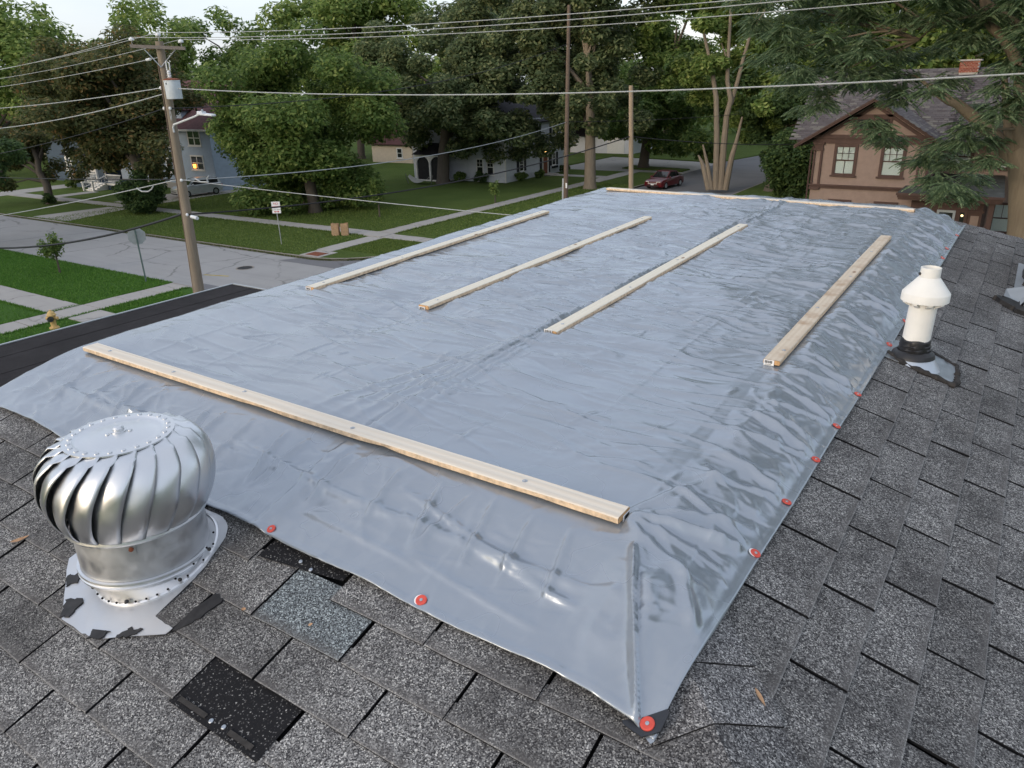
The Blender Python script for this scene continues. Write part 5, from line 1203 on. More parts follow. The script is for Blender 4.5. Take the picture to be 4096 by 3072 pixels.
# ------------------------------------------------------------------ cars
def car(name, label, loc, rz, mat, L=4.5, Wd=1.78, H=1.44, suv=False, plate=False):
    t = thing(name, label, 'car', loc, rz, None)
    hw = Wd / 2; g = .2
    # body side profile (x forward), z up
    lo = [(-L / 2, .42), (-L / 2 + .02, .80), (-L / 2 + .12, .92 if not suv else 1.05), (-L / 2 + .75, .98 if not suv else 1.08), (L / 2 - 1.15, .93 if not suv else 1.06), (L / 2 - .35, .80 if not suv else .95), (L / 2 - .03, .66 if not suv else .78), (L / 2, .42), (L / 2 - .1, .24), (-L / 2 + .1, .26)]
    sec = [(-1, .0), (-.86, .02), (0, .02), (.86, .02), (1, .0)]
    mb = MB(); n = len(lo)
    ys = [-hw, -hw * .93, -hw * .5, hw * .5, hw * .93, hw]
    for y in ys:
        k = abs(y) / hw
        for x, z in lo:
            sx = 1 - .05 * max(0, k - .9) / .1 - .03 * k * k
            cz = z + (.03 * (1 - k * k) if z > .6 else 0)
            mb.v.append((x * sx, y * (1 - .06 * max(0, z - .7)), cz if k < .95 or z < .5 else cz - .05))
    for j in range(len(ys) - 1):
        for i in range(n): mb.f.append((j * n + i, j * n + (i + 1) % n, (j + 1) * n + (i + 1) % n, (j + 1) * n + i))
    mb.f += [tuple(range(n))[::-1], tuple((len(ys) - 1) * n + i for i in range(n))]
    part('body', mb, mat, t, True, world=False)
    zb = .93 if not suv else 1.05
    if suv: cab = [(-L / 2 + .12, zb), (-L / 2 + .38, H - .08), (-L / 2 + .8, H), (.35, H - .02), (1.15, zb)]
    else: cab = [(-L / 2 + .55, zb), (-L / 2 + 1.25, H - .05), (-L / 2 + 1.75, H), (.18, H - .02), (1.05, zb)]
    def cabin(k, w0, w1, e, nm, m, z0=None):
        mb = MB(); c = [(x, z) for x, z in cab]
        for s in (-1, 1):
            for x, z in c:
                q = (z - zb) / (H - zb); mb.v.append((x, s * (w0 + (w1 - w0) * q), z))
        k = len(c); mb.f = [(i, i + 1, k + i + 1, k + i) for i in range(k - 1)] + [tuple(range(k)), tuple(range(2 * k - 1, k - 1, -1))]
        return part(nm, mb, m, t, world=False)
    cabin(0, hw * .90, hw * .70, 0, 'cabin', mat)
    q = lambda x, z: hw * .90 + (hw * .70 - hw * .90) * (z - zb) / (H - zb)
    # glass sits just proud of the cabin shell
    for s in (-1, 1):
        for (xa, xb_, xc, xd) in (((cab[1][0] + .05, .0 - .85, -.80, cab[0][0] + .35), (-.75, cab[3][0] - .08, cab[4][0] - .24, -.75)) if True else ()):
            zz0, zz1 = zb + .05, H - .11
            v = [(xd, s * (q(0, zz0) + .008), zz0), (xc, s * (q(0, zz0) + .008), zz0), (xb_, s * (q(0, zz1) + .008), zz1), (xa, s * (q(0, zz1) + .008), zz1)]
            part('side_window', MB().add(v, [(0, 1, 2, 3) if s < 0 else (3, 2, 1, 0)]), 'glass', t, world=False)
    a, b = cab[3], cab[4]
    def pane(nm, a, b, off):
        d = Vector((b[0] - a[0], 0, b[1] - a[1])); nn = Vector((-d.z, 0, d.x)).normalized() * (1 if d.x < 0 else -1)
        nn = nn if nn.z > 0 else -nn
        v = []
        for tq, s in ((.1, -1), (.1, 1), (.93, 1), (.93, -1)):
            x, z = a[0] + d.x * tq, a[1] + d.z * tq; v.append((x + nn.x * .01, s * (q(0, z) - .09), z + nn.z * .01))
        part(nm, MB().add(v, [(0, 1, 2, 3)]), 'glass', t, world=False)
    pane('windscreen', a, b, 0); pane('rear_window', cab[1], cab[0], 0)
    for x in (-L / 2 + .85, L / 2 - .92):
        for s in (-1, 1):
            wh = part('wheel', MB().tube([(x, s * (hw - .20), .32), (x, s * (hw + .005), .32)], .32, 20), 'tyre', t, True, world=False)
            part('rim', MB().tube([(x, s * (hw - .02), .32), (x, s * (hw + .014), .32)], .20, 14), 'galvanised', wh, world=False)
    for s in (-1, 1):
        part('headlight', MB().prism([(L / 2 - .42, s * (hw - .10)), (L / 2 - .10, s * (hw - .22)), (L / 2 - .03, s * (hw - .52)), (L / 2 - .2, s * (hw - .5))], .60 if not suv else .76, .73 if not suv else .90), 'lens', t, world=False)
        part('tail_light', MB().box(-L / 2 - .01, -L / 2 + .12, s * (hw - .35) - .12, s * (hw - .35) + .12, .74, .9), 'sign_red', t, world=False)
        part('mirror', MB().blob((.75, s * (hw + .06), 1.0 if not suv else 1.12), (.1, .12, .09)), mat, t, True, world=False)
    part('grille', MB().box(L / 2 - .06, L / 2 + .012, -.45, .45, .50, .60), 'galvanised' if not suv else 'steel_dark', t, world=False)
    part('bumper_gap', MB().box(L / 2 - .06, L / 2 + .006, -.6, .6, .30, .40), 'cable_black', t, world=False)
    if plate: part('licence_plate', MB().box(L / 2 + .0, L / 2 + .02, -.16, .16, .42, .50), 'white_tag', t, world=False)
    return t
car('red_car', 'dark red sedan parked at the kerb beyond the roof', (-27.7, 66.4, ROADZ + .02), R(-96), 'car_red', 4.5, 1.85, 1.5, plate=True)
car('silver_car', 'silver car parked in the driveway behind the wooden utility pole', (-66.2, 43.4, GZ + .03), R(-100), 'car_silver', 4.6, 1.85, 1.66, True)
# ------------------------------------------------------------------ houses
class Wall:
    """local frame on a facade: u along the wall, z up, n outwards"""
    def __init__(s, o, u, n): s.o = Vector((o[0], o[1], 0)); s.u = Vector((*u, 0)).normalized(); s.n = Vector((*n, 0)).normalized()
    def __call__(s, u, n, z): return tuple(s.o + s.u * u + s.n * n + Vector((0, 0, z)))
    def box(s, mb, u0, u1, n0, n1, z0, z1): return mb.box(u0, u1, n0, n1, z0, z1, s)
def siding(parent, w, u0, u1, z0, z1, mat, pitch=.12, gable=None):
    mb = MB(); z = z0
    while z < z1 - .01:
        a, b = u0, u1
        if gable and z > gable[0]:
            k = (z - gable[0]) / (gable[1] - gable[0]); m = (u0 + u1) / 2; a, b = u0 + (m - u0) * k, u1 + (m - u1) * k
        if b - a > .05: mb.add([w(a, .003, z), w(b, .003, z), w(b, .028, z), w(a, .028, z), w(a, .003, z + pitch), w(b, .003, z + pitch), w(b, .010, z + pitch), w(a, .010, z + pitch)], [(0, 1, 2, 3), (3, 2, 6, 7), (0, 3, 7, 4), (1, 5, 6, 2)])
        z += pitch
    return tag(part('clapboard', mb, mat, parent), kind='stuff')
def window(parent, w, u0, u1, z0, z1, trim, fr=.10, cols=1, rows=1, split=True, inside='dim_room', sill=True, mullion=False, deep=.05, lowcols=0):
    """recessed window: casing, sill, two sashes with bars, glass panes, something behind"""
    mb = MB()
    for a, b, c, d in ((u0, u0 + fr, z0, z1), (u1 - fr, u1, z0, z1), (u0 + fr, u1 - fr, z1 - fr, z1), (u0 + fr, u1 - fr, z0, z0 + fr * .6)): w.box(mb, a, b, .0, .065, c, d)
    win = part('window', mb, trim, parent)
    if sill: part('sill', w.box(MB(), u0 - .08, u1 + .08, .0, .13, z0 - .08, z0 + .0), trim, win)
    a0, a1, b0, b1 = u0 + fr, u1 - fr, z0 + fr * .6, z1 - fr
    part('blind' if inside == 'curtain' else 'room', MB().add([w(a0, .004, b0), w(a1, .004, b0), w(a1, .004, b1), w(a0, .004, b1)], [(0, 1, 2, 3)]), inside, win)
    mid = (b0 + b1) / 2
    sash = MB(); bar = .028
    halves = ((b0, mid), (mid, b1)) if split else ((b0, b1),)
    for h, (c, d) in enumerate(halves):
        nn = .03 + .012 * h
        for x0, x1_, c0, c1 in ((a0, a0 + .04, c, d), (a1 - .04, a1, c, d), (a0 + .04, a1 - .04, c, c + .035), (a0 + .04, a1 - .04, d - .035, d)): w.box(sash, x0, x1_, nn, nn + .02, c0, c1)
        top = (h == 1) or not split
        nc, nr_ = (cols, rows) if top else (lowcols or 1, 1)
        for i in range(1, nc): x = a0 + (a1 - a0) * i / nc; w.box(sash, x - bar / 2, x + bar / 2, nn + .002, nn + .018, c + .035, d - .035)
        for i in range(1, nr_): z = c + (d - c) * i / nr_; w.box(sash, a0 + .04, a1 - .04, nn + .004, nn + .016, z - bar / 2, z + bar / 2)
        part('pane', MB().add([w(a0 + .03, nn + .009, c + .02), w(a1 - .03, nn + .009, c + .02), w(a1 - .03, nn + .009, d - .02), w(a0 + .03, nn + .009, d - .02)], [(0, 1, 2, 3)]), 'clear_glass' if inside == 'curtain' or 'glow' in inside else 'glass', win)
    if mullion: w.box(sash, (a0 + a1) / 2 - .05, (a0 + a1) / 2 + .05, .02, .068, b0, b1)
    part('sash', sash, trim, win)
    return win
def roof_slab(parent, pts, th, mat, name='roof'):
    """sloping slab from four corners"""
    v = [Vector(p) for p in pts]; n = (v[1] - v[0]).cross(v[3] - v[0]).normalized()
    if n.z < 0: n = -n
    mb = MB(); k = len(v); mb.v = [tuple(p) for p in v] + [tuple(p - n * th) for p in v]
    mb.f = [tuple(range(k)), tuple(range(2 * k - 1, k - 1, -1))] + [(i, k + i, k + (i + 1) % k, (i + 1) % k) for i in range(k)]
    return part(name, mb, mat, parent)
def gable_roof(parent, x0, x1, y0, y1, ze, zr, along, over, mat, th=.12):
    """two slabs; returns them"""
    if along == 'y':
        m = (x0 + x1) / 2; s = (zr - ze) / (m - x0); zo = ze - s * over
        A = roof_slab(parent, [(x0 - over, y0 - over, zo), (x0 - over, y1 + over, zo), (m, y1 + over, zr), (m, y0 - over, zr)], th, mat)
        B = roof_slab(parent, [(x1 + over, y0 - over, zo), (x1 + over, y1 + over, zo), (m + .001, y1 + over, zr), (m + .001, y0 - over, zr)], th, mat)
    else:
        m = (y0 + y1) / 2; s = (zr - ze) / (m - y0); zo = ze - s * over
        A = roof_slab(parent, [(x0 - over, y0 - over, zo), (x1 + over, y0 - over, zo), (x1 + over, m, zr), (x0 - over, m, zr)], th, mat)
        B = roof_slab(parent, [(x0 - over, y1 + over, zo), (x1 + over, y1 + over, zo), (x1 + over, m + .001, zr), (x0 - over, m + .001, zr)], th, mat)
    return A, B
def roof_tiles(parent, o, U, Vv, nU, nV, w, h, limit, keep=None):
    """overlapping shingles; the first ones are parts, the rest one joined part"""
    o, U, Vv = Vector(o), Vector(U).normalized(), Vector(Vv).normalized(); n = U.cross(Vv).normalized()
    if n.z < 0: n = -n
    M = Matrix((U, Vv, n)).transposed().to_4x4()
    def tile(wd): return MB().add([(0, 0, .004), (wd, 0, .004), (wd, 0, .022), (0, 0, .022), (0, h * 1.25, .0), (wd, h * 1.25, .0), (wd, h * 1.25, .006), (0, h * 1.25, .006)], [(0, 1, 2, 3), (3, 2, 6, 7), (0, 3, 7, 4), (1, 5, 6, 2)])
    base = []
    for k in range(5):
        tm = tile(w * (.90 + .02 * k)); me = bpy.data.meshes.new('shingle'); me.from_pydata(tm.v, [], tm.f); me.materials.append(MATS['house_shingle_' + str(k)]); base.append(me)
    rest = MB(); cnt = 0; off = Vector(WL[parent.name])
    for j in range(nV):
        for i in range(-1, nU + 1):
            u = (i + .5 * (j % 2)) * w + random.uniform(-.01, .01)
            p = o + U * u + Vv * (j * h)
            if keep and not keep(p, p + U * w): continue
            if cnt < limit and in_view(p):
                ob = bpy.data.objects.new('shingle', base[random.choice((0, 0, 1, 1, 2, 3, 4))]); COL.objects.link(ob); ob.parent = parent
                ob.matrix_local = Matrix.Translation(p - off) @ M; cnt += 1
            else:
                tm = tile(w * random.uniform(.9, .98)); MM = Matrix.Translation(p) @ M
                rest.add([MM @ Vector(a) for a in tm.v], tm.f)
    if rest.v: tag(part('shingle_field', rest, 'house_shingle', parent), kind='stuff')
for k, c in enumerate(((.072, .060, .062), (.092, .079, .081), (.105, .092, .092), (.082, .072, .078), (.155, .145, .12))): paint('house_shingle_' + str(k), c, .9, .15, 12, spec=.2)

# --- brown stucco house at the right
bh = thing('stucco_house', 'brown stucco house with dark brown trim and a front gable at the right', 'house', (-7, 48, GZ))
part('wall', MB().box(-9.98, -3.97, 46, 51, GZ - .1, -2.3), 'stucco', bh)
part('wall', MB().prism([(-9.98, -2.3), (-3.97, -2.3), (-6.975, -.30)], 46.0, 52.0, lambda u, v, w: (u, w, v)), 'stucco', bh)
part('wall', MB().box(-9.95, 8, 50, 57.8, GZ - .1, -2.0), 'stucco', bh)
F = Wall((0, 46), (1, 0), (0, -1))
mb = MB(); F.box(mb, -9.98, -3.97, 0, .06, -2.56, -2.28); F.box(mb, -10.05, -3.90, 0, .13, -2.28, -2.14); F.box(mb, -9.9, -4.05, 0, .09, -2.14, -2.08); part('frieze', mb, 'brown_trim', bh)
mb = MB(); F.box(mb, -10.03, -3.92, 0, .07, -5.06, -4.92); F.box(mb, -10.08, -3.87, 0, .14, -4.92, -4.84); part('belt_course', mb, 'brown_trim', bh)
for u0, u1 in ((-10.0, -9.50), (-4.52, -3.95)):
    mb = MB(); F.box(mb, u0, u0 + .10, 0, .10, -4.84, -2.9); F.box(mb, u1 - .12, u1, 0, .10, -4.84, -2.9)
    F.box(mb, u0 - .03, u1 + .03, 0, .14, -2.95, -2.84); F.box(mb, u0 + .01, u1 - .01, 0, .11, -2.84, -2.56); F.box(mb, u0 - .06, u1 + .06, 0, .18, -2.62, -2.5); F.box(mb, u0 - .04, u1 + .04, 0, .16, -5.14, -5.0)
    pa = part('pilaster', mb, 'brown_trim', bh)
for u0, u1, lc in ((-8.89, -7.62, 2), (-6.42, -5.15, 0)):
    window(bh, F, u0, u1, -4.30, -2.58, 'brown_trim', .13, 3, 2, True, 'curtain', lowcols=lc)
    window(bh, F, u0, u1, -7.35, -5.66, 'brown_trim', .13, 3, 2, True, 'curtain')
mb = MB(); F.box(mb, -8.14, -6.02, 0, .07, -1.99, -1.86); F.box(mb, -8.1, -6.06, 0, .07, -1.12, -1.0); part('attic_casing', mb, 'brown_trim', bh)
for u0, u1 in ((-8.07, -7.0), (-6.95, -6.08)):
    wn = window(bh, F, u0, u1, -1.86, -1.12, 'brown_trim', .10, 1, 1, False, 'dim_room', False)
    mb = MB()
    for x in (u0 + .2, u1 - .2): F.box(mb, x - .012, x + .012, .04, .07, -1.82, -1.2)
    for z in (-1.36, -1.68): F.box(mb, u0 + .1, u1 - .1, .045, .066, z - .012, z + .012)
    part('glazing_bar', mb, 'brown_trim', wn)
# gable roof towards us, running back into the main roof
gx0, gx1, gm, gz, ga = -11.0, -3.05, -7.02, -2.62, -.12
rl = roof_slab(bh, [(gx0, 45.3, gz), (gx0, 52.5, gz), (gm, 54.0, ga), (gm, 45.3, ga)], .10, 'house_shingle_1')
rr_ = roof_slab(bh, [(gx1, 45.3, gz), (gx1, 49, gz), (gm + .001, 54.0, ga), (gm + .001, 45.3, ga)], .10, 'house_shingle_1')
for s, xe in ((-1, gx0), (1, gx1)):
    mb = MB(); a, b = Vector((xe, 45.28, gz)), Vector((gm, 45.28, ga)); d = (b - a)
    for k0, k1, n0, n1 in ((.0, -.20, .0, .05), (-.02, -.10, -.04, .0)):
        mb.add([a + Vector((0, -.0 + n0, k0)), b + Vector((0, n0, k0)), b + Vector((0, n0, k1)), a + Vector((0, n0, k1)), a + Vector((0, n1, k0)), b + Vector((0, n1, k0)), b + Vector((0, n1, k1)), a + Vector((0, n1, k1))], [(0, 1, 2, 3), (7, 6, 5, 4), (0, 4, 5, 1), (3, 2, 6, 7), (0, 3, 7, 4), (1, 5, 6, 2)])
    part('bargeboard', mb, 'brown_trim', bh)
    mb = MB()
    for j in range(6): mb.box(xe + .12 if s < 0 else xe - .28, xe + .28 if s < 0 else xe - .12, 45.5 + j * .55, 45.6 + j * .55, gz - .10 + .0, gz + .0)
    part('rafter_tail', mb, 'brown_trim', bh)
mb = MB()
for u0, v0, u1, v1 in ((gx0 + .9, gz + .22, gm, ga - .32), (gx1 - .9, gz + .22, gm, ga - .32)):
    mb.add([(u0, 45.93, v0 - .2), (u1, 45.93, v1 - .2), (u1, 45.93, v1), (u0, 45.93, v0), (u0, 46.0, v0 - .2), (u1, 46.0, v1 - .2), (u1, 46.0, v1), (u0, 46.0, v0)], [(0, 1, 2, 3), (4, 7, 6, 5), (0, 4, 5, 1), (3, 2, 6, 7)])
part('rake_trim', mb, 'brown_trim', bh)
# main roof
me0, mr_y, mr_z, mez = 47.4, 53.0, 1.27, -2.5
ms = (mr_z - mez) / (mr_y - me0)
mrf = roof_slab(bh, [(-11.4, me0, mez), (9, me0, mez), (9, mr_y, mr_z), (-11.4, mr_y, mr_z)], .14, 'house_shingle_1')
roof_slab(bh, [(-11.4, 58.6, mez), (9, 58.6, mez), (9, mr_y + .001, mr_z), (-11.4, mr_y + .001, mr_z)], .14, 'house_shingle_1')
def over_gable(p, q):
    x = (p.x + q.x) / 2
    zg = ga - abs(x - gm) * (ga - gz) / (gm - gx0)
    return p.z > zg - .03 or x > gx1 + .15 or x < gx0 - .1
roof_tiles(mrf, (-3.2, me0, mez + .004), (1, 0, 0), (0, 1, ms), 26, 36, .44, .185, 205)
roof_tiles(mrf, (-11.4, me0, mez + .004), (1, 0, 0), (0, 1, ms), 18, 36, .44, .185, 0, over_gable)
gsl = (ga - gz) / (gm - gx0)
roof_tiles(rr_, (gx1, 45.32, gz + .004), (0, 1, 0), (-1, 0, gsl), 8, 25, .44, .185, 80, lambda p, q: p.y < 48.9 + (gx1 - p.x) * 1.1)
roof_tiles(rl, (gx0, 49.0, gz + .004), (0, -1, 0), (1, 0, gsl), 8, 25, .44, .185, 0, lambda p, q: p.y > 45.6)
part('roof_ridge', MB().tube([(gm, 45.3, ga + .02), (gm, 51.2, ga + .02)], .05, 6), 'house_shingle_0', bh)
for u0, u1, z0 in ((-3.45, -2.15, -4.1), (-.9, .4, -4.1)):
    window(bh, Wall((0, 50), (1, 0), (0, -1)), u0, u1, z0, -2.8, 'brown_trim', .12, 3, 2, True, 'curtain')
part('eaves_soffit', MB().box(-4.0, 8.9, 47.5, 50, -2.62, -2.58), 'brown_trim', bh)
# entrance porch
pr_ = roof_slab(bh, [(-5.05, 44.0, -4.86), (-.15, 44.0, -4.86), (-.45, 49.9, -4.42), (-4.7, 49.9, -4.42)], .06, 'porch_roofing', 'porch_roof')
mb = MB(); mb.box(-5.02, -.18, 43.96, 44.04, -5.10, -4.88); mb.box(-5.08, -.12, 43.88, 43.96, -4.98, -4.85); mb.box(-4.98, -.22, 44.04, 44.3, -5.22, -5.06); mb.box(-5.02, -4.94, 44.04, 46, -5.12, -4.9); mb.box(-.26, -.18, 44.04, 46, -5.12, -4.9)
part('porch_gutter', mb, 'brown_trim', pr_)
part('porch_wall', MB().box(-4.40, -1.0, 45.06, 50, GZ - .1, -4.9), 'brown_trim', bh)
PF = Wall((0, 45.06), (1, 0), (0, -1))
window(bh, PF, -3.82, -3.18, -7.6, -5.72, 'brown_trim', .1, 1, 1, False, 'dim_room', False)
window(bh, PF, -2.14, -1.66, -7.6, -5.72, 'brown_trim', .1, 1, 1, False, 'dim_room', False)
dr = part('door', PF.box(MB(), -3.10, -2.22, 0, .05, -8.1, -5.78), 'sign_back' if False else 'plastic_grey', bh)
part('door_glass', PF.box(MB(), -2.98, -2.34, .052, .06, -7.7, -5.90), 'glass', dr)
mb = MB(); PF.box(mb, -1.60, -1.0, 0, .05, -8.1, -5.85); PF.box(mb, -1.68, -.92, 0, .12, -5.85, -5.72); part('porch_pilaster', mb, 'brown_trim', bh); part('pilaster_panel', PF.box(MB(), -1.50, -1.12, .05, .06, -8.0, -6.0), 'stucco', bh)
text('house_number', '43', .24, lambda a, b, c: PF(-2.70 + a, .03 + c, -5.45 + b), 'stucco', bh)
for x in (-3.5, -1.9): part('porch_lamp', MB().blob(PF(x, .02, -6.02 if x > -3 else -5.98), (.07, .03, .06)), 'small_glow', bh)
part('porch_post', MB().box(-.75, -.5, 44.3, 44.55, GZ, -5.2), 'brown_trim', bh)
window(bh, Wall((0, 49.9), (1, 0), (0, -1)), -.75, .75, -7.6, -5.9, 'brown_trim', .1, 3, 1, True, 'curtain')
ch = part('chimney', MB().box(-3.86, -2.92, 52.4, 53.4, .4, 1.62), 'mortar', bh)
mb = MB(); z = 1.0; j = 0
while z < 1.60:
    for i in range(6):
        x0 = -3.90 + .17 * i - (.085 if j % 2 else 0); xa, xb = max(-3.90, x0 + .008), min(-2.88, x0 + .162)
        if xb - xa > .02: mb.box(xa, xb, 52.37, 52.41, z + .006, z + .078)
    z += .085; j += 1
tag(part('brickwork', mb, 'brick', ch), kind='stuff')
part('chimney_cap', MB().box(-3.96, -2.82, 52.3, 53.5, 1.62, 1.70), 'mortar', ch)
part('downpipe', MB().tube([(-10.02, 45.9, -2.7), (-10.12, 45.9, -3.0), (-10.12, 45.9, -8)], .05, 6), 'brown_trim', bh)

# --- white house behind the oak, with a lit door lamp
wh = thing('white_house', 'white clapboard house with black shutters and a lit lamp by its door', 'house', (-49, 68, GZ))
part('wall', MB().box(-55, -43.03, 62.53, 74, GZ - .1, -2.4), 'white_siding', wh)
part('wall', MB().prism([(-55, -2.4), (-43.03, -2.4), (-49, 1.5)], 62.53, 74, lambda u, v, w: (u, w, v)), 'white_siding', wh)
WE = Wall((-43.03, 0), (0, 1), (1, 0)); WS = Wall((0, 62.53), (1, 0), (0, -1))
siding(wh, WE, 62.53, 74, GZ + .5, -2.4, 'white_siding'); siding(wh, WS, -55, -43.03, GZ + .5, 1.4, 'white_siding', .12, (-2.4, 1.5))
for y in (62.46, 73.93): part('corner_board', MB().box(-43.06, -42.96, y, y + .14, GZ, -2.4), 'white_trim', wh)
gable_roof(wh, -55, -43.03, 62.53, 74, -2.4, 1.55, 'y', .4, 'dark_roof')
def shutters(w, u0, u1, z0, z1, parent):
    for a, b in ((u0 - .45, u0 - .03), (u1 + .03, u1 + .45)): part('shutter', w.box(MB(), a, b, .02, .06, z0, z1), 'black_shutter', parent)
for u0, z0 in ((71.5, -7.35), (71.5, -4.3), (68.0, -4.3), (65, -7.35), (65, -4.3)):
    w_ = window(wh, WE, u0, u0 + .85, z0, z0 + 1.35, 'white_trim', .08, 3, 2, True, 'dim_room'); shutters(WE, u0, u0 + .85, z0, z0 + 1.35, w_)
    if u0 == 71.5 and z0 < -7:
        bx_ = part('window_box', WE.box(MB(), u0 - .1, u0 + .95, .06, .28, z0 - .28, z0 - .06), 'black_shutter', w_)
dW = part('door', WE.box(MB(), 69.6, 70.5, .03, .08, -8.05, -6.1), 'door_brown', wh)
mb = MB(); WE.box(mb, 69.42, 69.6, .03, .12, -8.1, -5.95); WE.box(mb, 70.5, 70.68, .03, .12, -8.1, -5.95); WE.box(mb, 69.35, 70.75, .03, .16, -5.95, -5.75); part('door_surround', mb, 'white_trim', dW)
for a, b in ((69.0, 69.38), (70.74, 71.1)): part('shutter', WE.box(MB(), a, b, .03, .07, -8.0, -6.1), 'black_shutter', wh)
part('door_step', MB().box(-43, -41.8, 69.2, 71, GZ - .05, GZ + .12), 'sidewalk', wh)
lm = part('door_lamp', MB().box(-42.95, -42.8, 69.92, 70.08, -5.62, -5.55), 'steel_dark', wh)
part('bulb', MB().blob((-42.8, 70.0, -5.72), (.10, .10, .13)), 'porch_glow', lm)
for u0, z0 in ((-46.6, -7.5), (-45.3, -7.5), (-48.5, -4.5), (-46, -4.5)):
    w_ = window(wh, WS, u0, u0 + .9, z0, z0 + 1.6, 'white_trim', .08, 2, 2, True, 'dim_room')
    if z0 > -5: shutters(WS, u0, u0 + .9, z0, z0 + 1.6, w_)
part('porch_roof', MB().add([(-53.6, 60.6, -5.55), (-49.2, 60.6, -5.55), (-49.2, 62.5, -5.55), (-53.6, 62.5, -5.55), (-52.2, 61.7, -4.5), (-50.2, 61.7, -4.5), (-50.2, 62.5, -4.5), (-52.2, 62.5, -4.5)], [(3, 2, 1, 0), (0, 1, 5, 4), (1, 2, 6, 5), (3, 0, 4, 7), (4, 5, 6, 7)]), 'dark_roof', wh)
PW = Wall((0, 60.9), (1, 0), (0, -1))
def arch(u0, u1, zs, zt, parent):
    mb = MB(); n = 10; top = [(u0 + (u1 - u0) * i / n, zs + (zt - .16 - zs) * math.sin(math.pi * i / n) ** .6) for i in range(n + 1)]
    for i in range(n):
        a, b = top[i], top[i + 1]; mb.add([PW(a[0], .0, a[1]), PW(b[0], .0, b[1]), PW(b[0], .0, zt), PW(a[0], .0, zt), PW(a[0], .1, a[1]), PW(b[0], .1, b[1]), PW(b[0], .1, zt), PW(a[0], .1, zt)], [(4, 5, 6, 7), (0, 1, 5, 4)])
    return part('porch_arch', mb, 'white_trim', parent)
arch(-53.1, -51.45, -6.35, -5.55, wh); arch(-51.25, -49.6, -6.35, -5.55, wh)
for u0, u1 in ((-53.25, -53.1), (-51.45, -51.25), (-49.6, -49.45)): part('porch_column', PW.box(MB(), u0, u1, -.04, .12, -8.1, -5.55), 'white_trim', wh)
for u0, u1 in ((-53.1, -51.45), (-51.25, -49.6)): part('insect_screen', PW.box(MB(), u0, u1, -.06, -.05, -8.05, -5.7), 'screen_mesh', wh)
part('porch_floor', MB().box(-53.3, -49.4, 60.9, 62.5, GZ - .1, -8.06), 'white_trim', wh)
hm = thing('hammock', 'pale hammock slung low in front of the screened porch', 'hammock', (-51, 58.6, GZ))
mb = MB(); N = 12
for i in range(N + 1):
    q = i / N; z = GZ + .25 + .55 * (2 * q - 1) ** 2; x = -52.4 + 2.8 * q
    for k in (-1, 1): mb.v.append((x, 58.6 + k * .5 * math.sin(math.pi * (.1 + .8 * q)), z + .08 * k))
mb.f = [(2 * i, 2 * i + 2, 2 * i + 3, 2 * i + 1) for i in range(N)]
part('cloth', mb, 'hammock', hm, True)
for x, d in ((-52.7, -.2), (-49.3, .2)): part('hammock_post', MB().tube([(x - d, 58.6, GZ), (x + d * .5, 58.6, GZ + .95)], .035, 6), 'steel_dark', hm)

# --- pale blue house, navy house and the others far left
bl = thing('blue_house', 'pale blue clapboard house with a maroon roof and a lit window behind the utility pole', 'house', (-74, 50, GZ))
part('wall', MB().box(-83.5, -66.6, 46.03, 58, GZ - .1, -2.1), 'blue_siding', bl)
BS = Wall((0, 46.03), (1, 0), (0, -1)); siding(bl, BS, -83.5, -66.6, GZ + .6, -2.1, 'blue_siding', .13)
BE = Wall((-66.6, 0), (0, 1), (1, 0)); siding(bl, BE, 46.03, 58, GZ + .6, -2.1, 'blue_siding', .13)
part('foundation', BS.box(MB(), -83.5, -66.6, 0, .03, GZ, GZ + .6), 'sidewalk', bl)
rb = roof_slab(bl, [(-84.2, 45.3, -2.25), (-66, 45.3, -2.25), (-69.5, 51.5, 2.3), (-80, 51.5, 2.3)], .14, 'maroon_roof')
roof_slab(bl, [(-66, 45.3, -2.25), (-66, 58.7, -2.25), (-69.5, 52.5, 2.3), (-69.5, 51.5, 2.3)], .14, 'maroon_roof'); roof_slab(bl, [(-84.2, 58.7, -2.25), (-84.2, 45.3, -2.25), (-80, 51.5, 2.3), (-80, 52.5, 2.3)], .14, 'maroon_roof')
part('eaves_gutter', MB().box(-84.2, -66, 45.2, 45.32, -2.42, -2.25), 'white_trim', bl)
dm = part('dormer', MB().box(-74.2, -71.4, 46.6, 50, -2.0, -.35), 'blue_siding', bl)
roof_slab(dm, [(-74.6, 46.2, -.5), (-72.8, 46.2, .7), (-72.8, 50, .7), (-74.6, 50, -.5)], .1, 'maroon_roof', 'dormer_roof'); roof_slab(dm, [(-71.0, 46.2, -.5), (-72.799, 46.2, .7), (-72.799, 50, .7), (-71.0, 50, -.5)], .1, 'maroon_roof', 'dormer_roof')
window(bl, Wall((0, 46.6), (1, 0), (0, -1)), -73.3, -72.3, -1.75, -.75, 'white_trim', .1)
window(bl, BS, -70.15, -68.05, -3.85, -2.32, 'white_trim', .11, 1, 1, True, 'dim_room', mullion=True); window(bl, BS, -73.45, -72.65, -4.0, -2.35, 'white_trim', .11)
lw = window(bl, BS, -70.25, -68.15, -6.2, -4.74, 'white_trim', .11, 1, 1, True, 'dim_room', mullion=True)
part('lit_shade', MB().prism([(-69.75, -6.0), (-69.45, -6.0), (-69.40, -5.62), (-69.80, -5.62)], .10, .20, lambda u, v, w: BS(u, w, v)), 'table_glow', lw)
for u0, z0, hh in ((-74.6, -6.6, 1.5), (-72.7, -7.3, 2.2), (-79, -4, 1.5), (-79, -6.9, 1.5), (-82, -4, 1.5)): window(bl, BS, u0, u0 + .95, z0, z0 + hh, 'white_trim', .11)
nv = thing('navy_house', 'dark navy clapboard house with a white window behind the leaning tree at the left', 'house', (-90, 50, GZ))
